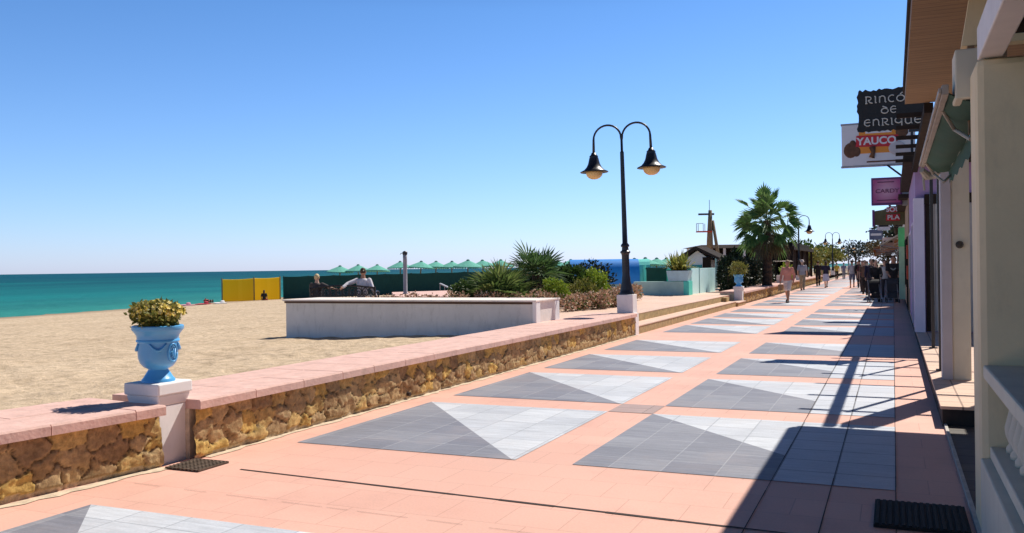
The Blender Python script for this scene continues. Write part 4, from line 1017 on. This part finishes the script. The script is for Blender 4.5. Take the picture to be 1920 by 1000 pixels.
T = thing('shop_sign', 'white and orange rectangular sign with red YAUCO panel below the black board', 'sign', (-.3, 24.6, 4.0))
YS2 = 24.6; SW = M('sign white', (.72, .70, .70), .5, .05); SO = M('sign orange', (.80, .28, .03), .5, .05); SR = M('sign red', (.55, .02, .03), .5, .05); SBR = M('coffee brown', (.13, .06, .03), .7, .3, 8)
b = MB(); b.box(-1.20, .55, YS2, YS2+.16, 4.12, 5.18); b.build('panel', SW, T, bevel=.01)
b = MB(); b.box(-1.22, .57, YS2-.005, YS2+.17, 5.181, 5.22); b.box(-1.22, .57, YS2-.005, YS2+.17, 4.08, 4.119); b.build('frame', GREY, T)
b = MB(); b.box(-.78, .1, YS2-.006, YS2-.001, 4.42, 5.12); b.build('orange_field', SO, T)
b = MB(); b.prism_y([(-.86, 4.60), (.12, 4.56), (.16, 4.86), (-.84, 4.89)], YS2-.012, YS2-.0062); b.build('red_panel', SR, T)
text_mesh('YAUCO', .26, 'lettering', SW, T, Matrix.Translation((-.36, YS2-.014, 4.725)) @ FACE_S, .004, .008, 1.03)
b = MB(); b.box(-.62, .0, YS2-.012, YS2-.0062, 4.93, 5.0); b.build('white_strip', SW, T)
rnd = random.Random(8); b = MB()
b.ell((-.98, YS2-.005, 4.52), (.17, .012, .2), 14, 8); b.ell((-.84, YS2-.006, 4.48), (.1, .012, .13), 12, 8); b.ell((-.93, YS2-.006, 4.68), (.08, .012, .1), 12, 8); b.build('coffee_sack_picture', SBR, T, smooth=True)
b = MB(); b.tube([(-.48, YS2-.012, 4.30), (-.44, YS2-.012, 4.44), (-.46, YS2-.012, 4.58)], [.07, .05, .08], 10); b.build('coffee_jar_picture', SBR, T, smooth=True)
b = MB(); b.ell((.24, YS2-.006, 4.92), (.15, .012, .13), 14, 8); b.build('coffee_bean_picture', SBR, T, smooth=True)
b = MB(); b.ell((.12, YS2-.008, 4.52), (.2, .015, .18), 16, 8); b.ell((.32, YS2-.008, 4.45), (.12, .013, .12), 12, 8); b.build('cup_picture', M('cup grey', (.55, .5, .5), .4), T, smooth=True)
b = MB(); b.box(-.6, .2, YS2-.004, YS2-.001, 4.18, 4.22); b.build('small_print', SBR, T)
b = MB()
b.box(.86, .92, YS2-1.12, YS2-1.05, 3.5, 5.0); b.box(.42, .48, YS2-1.12, YS2-1.05, 3.5, 5.0); b.tube([(.40, YS2-1.0, 3.55), (-.1, YS2, 4.08)], .025, 6); b.build('bracket', BLACK, T)
T = thing('shop_sign', 'magenta lightbox sign with faint lettering hanging above the tan shop', 'sign', (-.15, 28, 3.2))
b = MB(); b.box(-.57, .26, 28.0, 28.22, 3.28, 4.08); b.build('box', M('dark purple frame', (.12, .03, .14), .5), T, bevel=.01)
MAG, n, l, p = newmat('magenta print fading to pale pink')
mp = n.new('ShaderNodeMapping'); mp.inputs['Location'].default_value = (0, 0, -1.1); mp.inputs['Scale'].default_value = (2.6, 1, 2.2)
tc = n.new('ShaderNodeTexCoord'); l.new(tc.outputs['Object'], mp.inputs[0])
gt = n.new('ShaderNodeTexGradient'); gt.gradient_type = 'SPHERICAL'; l.new(mp.outputs[0], gt.inputs[0])
l.new(ramp(n, l, gt.outputs[1], [(0, (.36, .05, .20)), (.75, (.56, .28, .40))]), p.inputs['Base Color']); p.inputs['Roughness'].default_value = .4
b = MB(); b.box(-.52, .21, 27.99, 27.999, 3.34, 4.02); b.build('face_panel', MAG, T)
text_mesh('CARDY', .16, 'lettering', M('dark plum print', (.14, .03, .09), .5), T, Matrix.Translation((-.14, 27.98, 3.68)) @ FACE_S, .003, .002, 1.2)
b = MB(); b.box(-.42, .1, 27.985, 27.9895, 3.40, 3.43); b.box(-.40, .05, 27.985, 27.9895, 3.93, 3.96); b.build('small_print', M('dark plum print', (.14, .03, .09), .5), T)
b = MB(); b.box(.26, .5, 28.05, 28.15, 3.25, 4.1); b.build('bracket', GREY, T)
T = thing('shop_sign', 'olive pointed board sign with red SOU PLA lettering under the magenta sign', 'sign', (-.2, 34.5, 2.9))
OL = M('olive board', (.12, .11, .05), .7, .2, 4)
b = MB(); b.prism_y([(-.66, 2.95), (.5, 2.95), (.5, 3.6), (-.1, 3.62), (-.3, 3.5), (-.66, 3.45)], 34.5, 34.62); b.build('board', OL, T)
b = MB(); b.box(-.68, -.60, 34.48, 34.64, 2.90, 3.5); b.build('frame', M('dark purple frame', (.12, .03, .14), .5), T)
b = MB(); b.box(-.22, .24, 34.485, 34.499, 3.09, 3.33); b.box(-.2, .24, 34.485, 34.499, 3.40, 3.59); b.build('red_panel', SR, T)
text_mesh('SOU', .22, 'lettering', SW, T, Matrix.Translation((.02, 34.47, 3.49)) @ FACE_S, .005, .006, 1.1)
text_mesh('PLA', .22, 'lettering', SW, T, Matrix.Translation((.02, 34.47, 3.21)) @ FACE_S, .005, .006, 1.1)
b = MB(); b.tube([(-.1, 34.56, 3.62), (-.02, 34.56, 3.9)], .04, 6); b.tube([(.15, 34.56, 3.6), (.15, 34.56, 3.9)], .04, 6); b.box(.5, .6, 34.5, 34.6, 2.9, 3.9); b.build('bracket', BLACK, T)
for i, (x, y, z, w, h, mm, lab) in enumerate(((-.35, 40, 2.95, .5, .35, SW, 'small white hanging sign right under the olive board'), (-.75, 46, 2.7, .6, .5, M('slate blue board', (.12, .14, .22), .6), 'slate blue hanging sign left of the white one'), (-.2, 44, 2.35, .5, .4, M('pink white board', (.66, .50, .46), .6), 'pale pink hanging sign above the dark dressed crowd'))):
    T = thing('hanging_sign', lab, 'sign', (x, y, z), 'small hanging signs far down the shop row')
    b = MB(); b.box(x-w/2, x+w/2, y, y+.08, z, z+h); b.build('board', mm, T, bevel=.01)
    b = MB(); b.box(x-w/2+.06, x+w/2-.06, y-.008, y-.001, z+h*.4, z+h*.62); b.build('stripe', INK if i != 1 else SW, T)
    b = MB(); b.tube([(x-w/2, y+.04, z+h+.06), (.45, y+.04, z+h+.06)], .018, 6); b.build('bracket', BLACK, T)

# ------------------------------------------------------------------ distant trees
GT = 'distant trees at the end of the promenade'
def tree(label, x, y, z, h, r, seed, mats=LG, n=1400, L=.5):
    rnd = random.Random(seed); T = thing('tree', label, 'tree', (x, y, z), GT)
    b = MB(); b.tube([(x, y, z), (x+.1, y, z+h*.4), (x+.15, y, z+h*.75)], [h*.035, h*.028, h*.012], 8)
    for k in range(6):
        a = k*1.1; b.tube([(x+.1, y, z+h*(.35+.05*k)), (x+r*.7*math.cos(a), y+r*.7*math.sin(a), z+h*(.6+.05*k))], [h*.015, h*.005], 6)
    b.build('trunk', TRUNK, T)
    b = MB()
    for k in range(7):
        a = rnd.uniform(0, 6.28); q = r*rnd.uniform(.1, .6)
        cloud(b, rnd, (x+q*math.cos(a), y+q*math.sin(a), z+h*rnd.uniform(.5, .82)), (r*.55, r*.55, h*.2), n//7, L, L*.3, lump=.3, shell=.35)
    b.build('crown', mats, T)
tree('broad dark tree closing the promenade, right above the walkers', -7, 190, 0, 6.2, 6, 71, LD)
tree('round green tree left of the broad dark tree at the promenade end', -14, 185, 0, 5.4, 5, 72, LG)
tree('low yellow green tree by the far lamps', -9.0, 140, 0, 3.9, 3.4, 73, LY)
tree('green tree leaning in from the far shop row', 2.2, 150, 0, 7.4, 4.5, 74, LG)
tree('reddish leaved tree over the orange awnings', -.6, 104, 0, 4.8, 2.0, 75, LDRY, 1100, .32)
tree('dark feathery tree above the farthest shops', 1.2, 128, 0, 8.0, 3.6, 76, LD)
tree('small olive tree beside the restaurant terrace', -7.0, 84, 0, 3.1, 1.6, 77, LY, 1000, .28)
tree('dark green tree behind the restaurant flat roof', -10.5, 110, 0, 4.4, 3.5, 78, LG)
shrub('terrace_shrub', 'yellow green shrub at the foot of the restaurant terrace', (-6.2, 58.3, .95), (.4, .8, .6), LL, 800, .14, .04, zb=.35, seed=81)
shrub('terrace_shrub', 'pale olive bush behind the far walkers', (-6.4, 92, .9), (.6, 2, .8), LY, 700, .2, .06, zb=.1, seed=82)

# ================================================================== PEOPLE
SK = M('light skin', (.60, .36, .25), .6, .06, 6); SKT = M('tanned skin', (.42, .22, .14), .6, .06, 6)
def cloth(nm, c): return M(nm, c, .85, .1, 5, .2, 25)
EYE = M('eye dark', (.02, .015, .012), .3)
def person(label, x, y, rot=0, H=1.72, top=None, bot=None, btype='trousers', shoes=None, hair=None, skin=None, stride=.26, hat=None, sleeve='short', seated=False, z=0, arms=None, hairlen=0, lean=0, group='people strolling on the promenade', turn=0, face=False, extra=None, lying=False):
    skin = skin or SK; shoes = shoes or M('dark shoes', (.03, .025, .022), .6); hair = hair or M('brown hair', (.06, .035, .02), .7, .3, 30)
    T = thing('person', label, 'person', (0, 0, 0), group)
    dz = -.41 if seated else 0
    J = {}
    for s in (1, -1):
        ph = s
        if seated:
            J['hip', s] = (.09*s, 0, .90+dz); J['knee', s] = (.12*s, -.43, .50); J['ank', s] = (.12*s, -.45, .09)
        else:
            J['hip', s] = (.09*s, 0, .90); J['knee', s] = (.092*s, -.5*ph*stride-.05, .49); J['ank', s] = (.088*s, -ph*stride, .085+(.05 if ph < 0 and stride > .1 else 0))
        J['sh', s] = (.18*s, -lean*.5, 1.40+dz); J['el', s] = (.235*s, ph*.09+.02-lean*.3, 1.13+dz); J['wr', s] = (.235*s, ph*.10-.10-lean*.4, .90+dz)
    if arms:
        for k, v in arms.items(): J[k] = v
    Z = lambda z_: z_+dz
    ln = lambda z_: -lean*(z_-.9)
    rings = [(0, 0, .84, .12, .09), (0, 0, .90, .155, .11), (0, 0, .97, .155, .112), (0, 0, 1.08, .135, .10), (0, 0, 1.2, .15, .11), (0, 0, 1.32, .172, .115), (0, 0, 1.40, .15, .095), (0, 0, 1.455, .075, .07), (0, 0, 1.55, .055, .058)]
    def tors(gr, z0=0, z1=9):
        return [(0, ln(r[2]), Z(r[2]), r[3]+gr, r[4]+gr) for r in rings if z0 <= r[2] <= z1]
    b = MB(); b.loft(tors(0))
    hy = ln(1.62)-.012
    hc = (0, hy, Z(1.635))
    b.ell(hc, (.076, .096, .115), 16, 12); b.ell((0, hy-.035, Z(1.575)), (.052, .055, .058), 12, 8)
    b.ell((0, hy-.1, Z(1.615)), (.014, .02, .025), 8, 6); b.ell((0, hy-.087, Z(1.655)), (.05, .018, .014), 8, 6)
    b.ell((0, hy-.086, Z(1.572)), (.026, .012, .012), 8, 6)
    for s in (1, -1):
        b.ell((.08*s, hy+.01, Z(1.62)), (.012, .022, .034), 8, 6)
        b.limb(J['sh', s], J['el', s], .05, .04); b.limb(J['el', s], J['wr', s], .042, .028)
        b.limb(J['hip', s], J['knee', s], .082, .056); b.limb(J['knee', s], J['ank', s], .055, .038)
        k, a = Vector(J['knee', s]), Vector(J['ank', s]); cm = k.lerp(a, .3)+Vector((0, .018, 0)); b.ell(cm, (.055, .055, .11), 10, 6)
        b.ell((a.x, a.y-.06, a.z-.045), (.042, .12, .035), 10, 6)
        e, w = Vector(J['el', s]), Vector(J['wr', s]); d = (w-e).normalized(); pc = w+d*.05
        sd_ = d.cross(Vector((1, 0, 0))); sd_ = sd_.normalized() if sd_.length > .1 else Vector((0, 1, 0))
        b.tube([w, pc, w+d*.095], [.028, .036, .032], 8)
        for f_, (off, L_) in enumerate(((-.027, .066), (-.009, .078), (.009, .074), (.026, .058))):
            r0 = w+d*.085+sd_*off; nx_ = Vector((-s*.35, 0, 0))
            b.tube([r0, r0+d*L_*.5, r0+(d+nx_*.8)*L_], [.0105, .0095, .0075], 6)
        b.tube([w+d*.03-sd_*.03, w+d*.06-sd_*.055, w+d*.095-sd_*.06], [.013, .011, .009], 6)
    parts = []
    o = b.build('body', skin, T); bake(o, .0095, 2); parts.append(o)
    # top
    b = MB(); b.loft(tors(.022, .86, 1.46)[:-1]+[(0, ln(1.45), Z(1.452), .10, .09)])
    for s in (1, -1):
        sh, el, wr = Vector(J['sh', s]), Vector(J['el', s]), Vector(J['wr', s])
        if sleeve == 'long': b.limb(sh, el, .072, .058); b.limb(el, el.lerp(wr, .92), .058, .044)
        elif sleeve == 'short': b.limb(sh, sh.lerp(el, .75), .074, .066)
        else: b.ell(sh, (.06, .06, .06), 8, 6)
    if seated: pass
    o = b.build('top', top, T); bake(o, .012, 3); parts.append(o)
    # bottoms
    b = MB(); b.loft([(0, ln(r[2]), Z(r[2]), r[3]+.018, r[4]+.018) for r in rings if .83 < r[2] < 1.0])
    if btype == 'skirt':
        b.loft([(0, 0, Z(.97), .16, .12), (0, 0, Z(.8), .19, .15), (0, -.02, Z(.55), .215, .2), (0, -.02, Z(.44), .225, .22)])
    else:
        for s in (1, -1):
            h_, k, a = Vector(J['hip', s]), Vector(J['knee', s]), Vector(J['ank', s])
            if btype == 'shorts': b.limb(h_, h_.lerp(k, .85), .10, .088)
            else: b.limb(h_, k, .098, .076); b.limb(k, k.lerp(a, .95), .076, .062)
    o = b.build('skirt' if btype == 'skirt' else btype, bot, T); bake(o, .013, 3); parts.append(o)
    for s in (1, -1):
        a = J['ank', s]; b = MB()
        b.ell((a[0], a[1]-.055, a[2]-.042), (.05, .135, .045), 12, 8); b.box(a[0]-.045, a[0]+.045, a[1]-.18, a[1]+.07, a[2]-.087, a[2]-.062)
        parts.append(b.build('shoe', shoes, T, smooth=True))
    # hair and hat
    b = MB(); b.ell((0, hy+.018, Z(1.665)), (.086, .098, .098), 16, 10)
    if hairlen: b.loft([(0, hy+.05, Z(1.68), .08, .06), (0, hy+.06, Z(1.58), .085, .055), (0, hy+.06, Z(1.58-hairlen), .07, .04)])
    o = b.build('hair', hair, T, smooth=True); parts.append(o)
    if hat:
        b = MB(); b.lathe([(.0, .10), (.06, .095), (.09, .06), (.1, .0), (.17 if face is None else .13, -.012), (.13, -.02), (.09, -.015)], (0, hy, Z(1.68)), 18, sy=1.12); parts.append(b.build('hat', hat, T, smooth=True))
    if face:
        for s in (1, -1):
            b = MB(); b.ell((.032*s, hy-.086, Z(1.638)), (.011, .008, .008), 8, 6); parts.append(b.build('eye', EYE, T))
    if extra: parts += extra(T, J)
    k = H/1.72
    T.scale = (k, k, k); T.location = (x, y, z); T.rotation_euler.z = rot
    if lying: T.rotation_euler.x = R(-88)
    return T
C = cloth
def bag(T, J):
    w = J['wr', -1]; b = MB(); b.obox((w[0], w[1], w[2]-.27), (.12, .26, .24)); b.tube([(w[0], w[1]-.1, w[2]-.16), (w[0], w[1], w[2]-.03), (w[0], w[1]+.1, w[2]-.16)], .01, 6)
    return [b.build('handbag', M('tan leather', (.35, .2, .1), .6), T, bevel=.02)]
person('person in pink shirt and white shorts walking towards us alone in the left lane', -4.0, 37.9, R(-12), 1.72, C('salmon shirt', (.62, .26, .20)), C('white cotton', (.72, .62, .58)), 'shorts', hair=M('fair hair', (.36, .24, .12), .7, .3, 30), skin=SKT, face=True, sleeve='long', extra=bag)
person('person in white cap, grey shirt and khaki trousers seen from behind', -4.98, 55.2, R(180), 1.78, C('grey blue shirt', (.36, .37, .44)), C('khaki cotton', (.34, .28, .20)), 'trousers', hat=C('white cotton', (.72, .62, .58)), hair=M('grey hair', (.4, .38, .36), .7))
person('person all in dark clothes left of the white skirt', -4.86, 65.5, R(180), 1.74, C('black cloth', (.02, .018, .02)), C('black cloth', (.02, .018, .02)), sleeve='long', stride=.2)
person('person in dark top and long lavender white skirt seen from behind', -4.05, 61.2, R(175), 1.72, C('navy top', (.03, .025, .05)), C('lavender white cloth', (.66, .62, .74)), 'skirt', hairlen=.12)
person('person in yellow top and dark trousers, small in the distance', -5.0, 90.4, R(180), 1.6, C('mustard top', (.52, .40, .07)), C('black cloth', (.02, .018, .02)))
person('person in faded blue clothes walking beside the yellow top', -4.5, 93.2, R(180), 1.6, C('faded blue', (.22, .24, .36)), C('grey cloth', (.28, .28, .32)))
person('person in light grey shirt and slate shorts, back to us in the middle', -2.45, 61, R(185), 1.74, C('light grey shirt', (.46, .45, .47)), C('slate shorts', (.12, .13, .2)), 'shorts', skin=SKT)
person('person in black beside the light grey shirt', -2.0, 60.9, R(178), 1.78, C('black cloth', (.02, .018, .02)), C('dark grey cloth', (.05, .05, .06)), sleeve='long')
push_arms = {('el', 1): (.22, -.12, 1.14), ('wr', 1): (.17, -.36, 1.02), ('el', -1): (-.22, -.12, 1.14), ('wr', -1): (-.17, -.36, 1.02)}
person('woman in black pushing the left pushchair at the edge of the shade', -.68, 39.35, R(8), 1.68, C('black cloth', (.02, .018, .02)), C('dark grey cloth', (.05, .05, .06)), hairlen=.16, arms=push_arms, sleeve='long', face=True)
def motif(T, J):
    b = MB(); b.prism_y([(-.1, 1.26), (-.03, 1.2), (.03, 1.2), (.1, 1.26), (.09, 1.3), (0, 1.25), (-.09, 1.3)], -.146, -.14)
    return [b.build('shirt_print', M('grey print', (.22, .24, .24), .8), T)]
person('tall man in black t-shirt with grey print, nearest the shop wall', -.02, 39.25, R(5), 1.84, C('black cloth', (.02, .018, .02)), C('dark grey cloth', (.05, .05, .06)), arms=push_arms, skin=SKT, face=True, extra=motif)
person('person in white top half hidden between the two pushchairs', -.35, 42.5, R(0), 1.68, C('off white top', (.55, .52, .5)), C('dark grey cloth', (.05, .05, .06)), face=True)
person('person in brown behind the pushchairs', -1.3, 47, R(0), 1.7, C('brown top', (.16, .09, .06)), C('black cloth', (.02, .018, .02)), face=True)
person('distant person in pale top walking on the shop side', -1.9, 75, R(180), 1.7, C('off white top', (.55, .52, .5)), C('faded blue', (.22, .24, .36)))
person('distant person in red top near the far awnings', -2.9, 84, R(0), 1.7, C('brick red top', (.4, .08, .05)), C('dark grey cloth', (.05, .05, .06)))
person('distant person in white trousers far down the middle', -3.4, 100, R(180), 1.7, C('navy top', (.03, .025, .05)), C('off white top', (.55, .52, .5)))

GX = 'people strolling on the promenade'
person('person in charcoal shirt close behind the tall man in black', .05, 44.5, R(4), 1.8, C('charcoal shirt', (.04, .04, .05)), C('black cloth', (.02, .018, .02)), skin=SKT, face=True)
person('person in dark maroon top between the light grey shirt and the woman with the pushchair', -1.55, 52, R(-5), 1.7, C('maroon top', (.09, .02, .03)), C('black cloth', (.02, .018, .02)), face=True, hairlen=.1)
person('person in black jacket walking away beside the maroon top', -1.05, 54, R(180), 1.78, C('black cloth', (.02, .018, .02)), C('charcoal shirt', (.04, .04, .05)), sleeve='long')
person('person in grey green top farther behind the black group', -.5, 58, R(180), 1.74, C('grey green top', (.16, .18, .14)), C('dark grey cloth', (.05, .05, .06)))
person('small person in cream shirt far behind the yellow top', -3.9, 112, R(0), 1.7, C('cream shirt', (.6, .52, .4)), C('khaki cotton', (.34, .28, .20)))
person('woman in dark green dress top squeezed between the tall man and the shop wall', .22, 42.2, R(5), 1.66, C('dark green cloth', (.02, .05, .035)), C('black cloth', (.02, .018, .02)), face=True, hairlen=.12)
person('person in navy walking behind the woman with the left pushchair', -.95, 44.0, R(3), 1.74, C('navy top', (.03, .025, .05)), C('dark grey cloth', (.05, .05, .06)), sleeve='long', face=True)
def pushchair(label, x, y, rot, mat):
    T = thing('pushchair', label, 'pushchair', (0, 0, 0), 'pushchairs in the shade')
    b = MB()
    for s in (-.22, .22):
        b.tube([(s, .42, 1.02), (s, .3, .95), (s, -.05, .45), (s, -.38, .12)], .014, 7); b.tube([(s, -.05, .45), (s, .32, .12)], .014, 7); b.tube([(s, .1, .62), (s, -.25, .5)], .012, 6)
    b.tube([(-.22, .42, 1.02), (.22, .42, 1.02)], .017, 8); b.tube([(-.22, -.3, .2), (.22, -.3, .2)], .012, 6); b.tube([(-.22, .3, .13), (.22, .3, .13)], .012, 6)
    b.build('frame', GREY, T)
    b = MB(); b.obox((0, -.12, .46), (.38, .36, .05), 0, R(8)); b.obox((0, .12, .68), (.38, .05, .48), 0, R(-25)); b.obox((0, -.33, .33), (.34, .05, .24), 0, R(-20)); b.build('seat', mat, T, bevel=.02)
    b = MB(); vs = []
    for i in range(7):
        a = R(10+i*20)
        for sx_ in (-.21, -.19, .19, .21): vs.append((sx_, .12-.32*math.cos(a)*.8, .80+.27*math.sin(a)))
    b.add(vs, [(i*4+j, i*4+j+1, i*4+j+5, i*4+j+4) for i in range(6) for j in range(3)]); b.build('hood', mat, T)
    b = MB(); b.obox((0, .12, .25), (.34, .34, .14)); b.build('basket', mat, T, bevel=.02)
    for s in (-.24, .24):
        for yy, r_ in ((-.38, .085), (.33, .11)):
            b = MB(); b.tube([(s-.018, yy, r_), (s+.018, yy, r_)], r_, 16); w = b.build('wheel', M('black rubber', (.015, .015, .015), .8), T)
            b = MB(); b.tube([(s-.022, yy, r_), (s+.022, yy, r_)], r_*.6, 12); b.build('rim', M('pale aluminium', (.46, .42, .38), .5), w)
    T.location = (x, y, 0); T.rotation_euler.z = rot; T.scale = (.92, .92, .86)
    return T
pushchair('black pushchair pushed by the woman in black, at the sun line', -.72, 38.75, R(8), C('black canvas', (.02, .02, .022)))
pushchair('dark grey pushchair pushed by the tall man beside the shop wall', -.06, 38.65, R(5), C('charcoal canvas', (.04, .042, .05)))

# seated couple, backs to us
GC = 'couple on the bench'
# local frame: facing -Y, so rotated to face the sea
FACE = BR+math.pi
def seatp(u, w=.22): 
    return bl_(u, w, .0)
p_ = seatp(-.86)
person('woman with short fair hair and dark patterned top seated at the bench left end', p_[0], p_[1], FACE, 1.62, cloth('dark patterned top', (.07, .055, .05)), C('dark grey cloth', (.05, .05, .06)), hair=M('fair blond hair', (.62, .47, .25), .7, .3, 30), sleeve='short', seated=True, z=.21, group=GC, skin=SK,
       arms={('el', -1): (-.42, .10, .90), ('wr', -1): (-.64, .16, .84), ('el', 1): (.22, -.05, .72), ('wr', 1): (.12, -.25, .6)})
p_ = seatp(.58)
person('dark haired man in white shirt seated on the bench, one arm along its back', p_[0], p_[1], FACE, 1.86, cloth('white shirt', (.68, .64, .66)), C('dark grey cloth', (.05, .05, .06)), hair=M('brown hair', (.06, .035, .02), .7, .3, 30), sleeve='long', seated=True, z=.19, group=GC, skin=SKT, lean=.05,
       arms={('el', 1): (.40, .14, .90), ('wr', 1): (.50, .34, .80), ('el', -1): (-.30, .06, .72), ('wr', -1): (-.34, -.12, .55)})
# beach people
GBP = 'sunbathers by the yellow windbreak'
person('dark haired person sitting on the sand before the right panel of the yellow windbreak', -51.6, 63.8, R(200), 1.7, C('black cloth', (.02, .018, .02)), C('brick red top', (.4, .08, .05)), 'shorts', seated=True, z=sand_z(-51.6, 63.8)-.40, group=GBP, skin=SKT, hairlen=.15)
for i, (x, y, c, lab) in enumerate(((-51.2, 55.8, (.5, .06, .08), 'red beach towel on the sand near the water left of the windbreak'), (-50.6, 57.0, (.75, .72, .7), 'white beach towel beside the red one'), (-51.0, 53.6, (.6, .3, .35), 'pink beach towel farthest left by the water'))):
    b = MB(); zz_ = sand_z(x, y)+.06; 
    b.obox((x, y, zz_), (.9, 1.9, .05), R(30+20*i)); b.ell((x+.1, y+.2, zz_+.1), (.16, .22, .11), 12, 8)
    tag(b.build('beach_towel', C('towel %d' % i if False else ('red towel', 'white towel', 'pink towel')[i], c), bevel=.02), lab, 'towel', 'towels by the water')
person('sunbather lying on the white towel', -50.7, 56.2, R(60), 1.7, C('brick red top', (.4, .08, .05)), C('black cloth', (.02, .018, .02)), 'shorts', stride=0, lying=True, z=sand_z(-50.7, 56.5)+.2, group=GBP, skin=SKT)
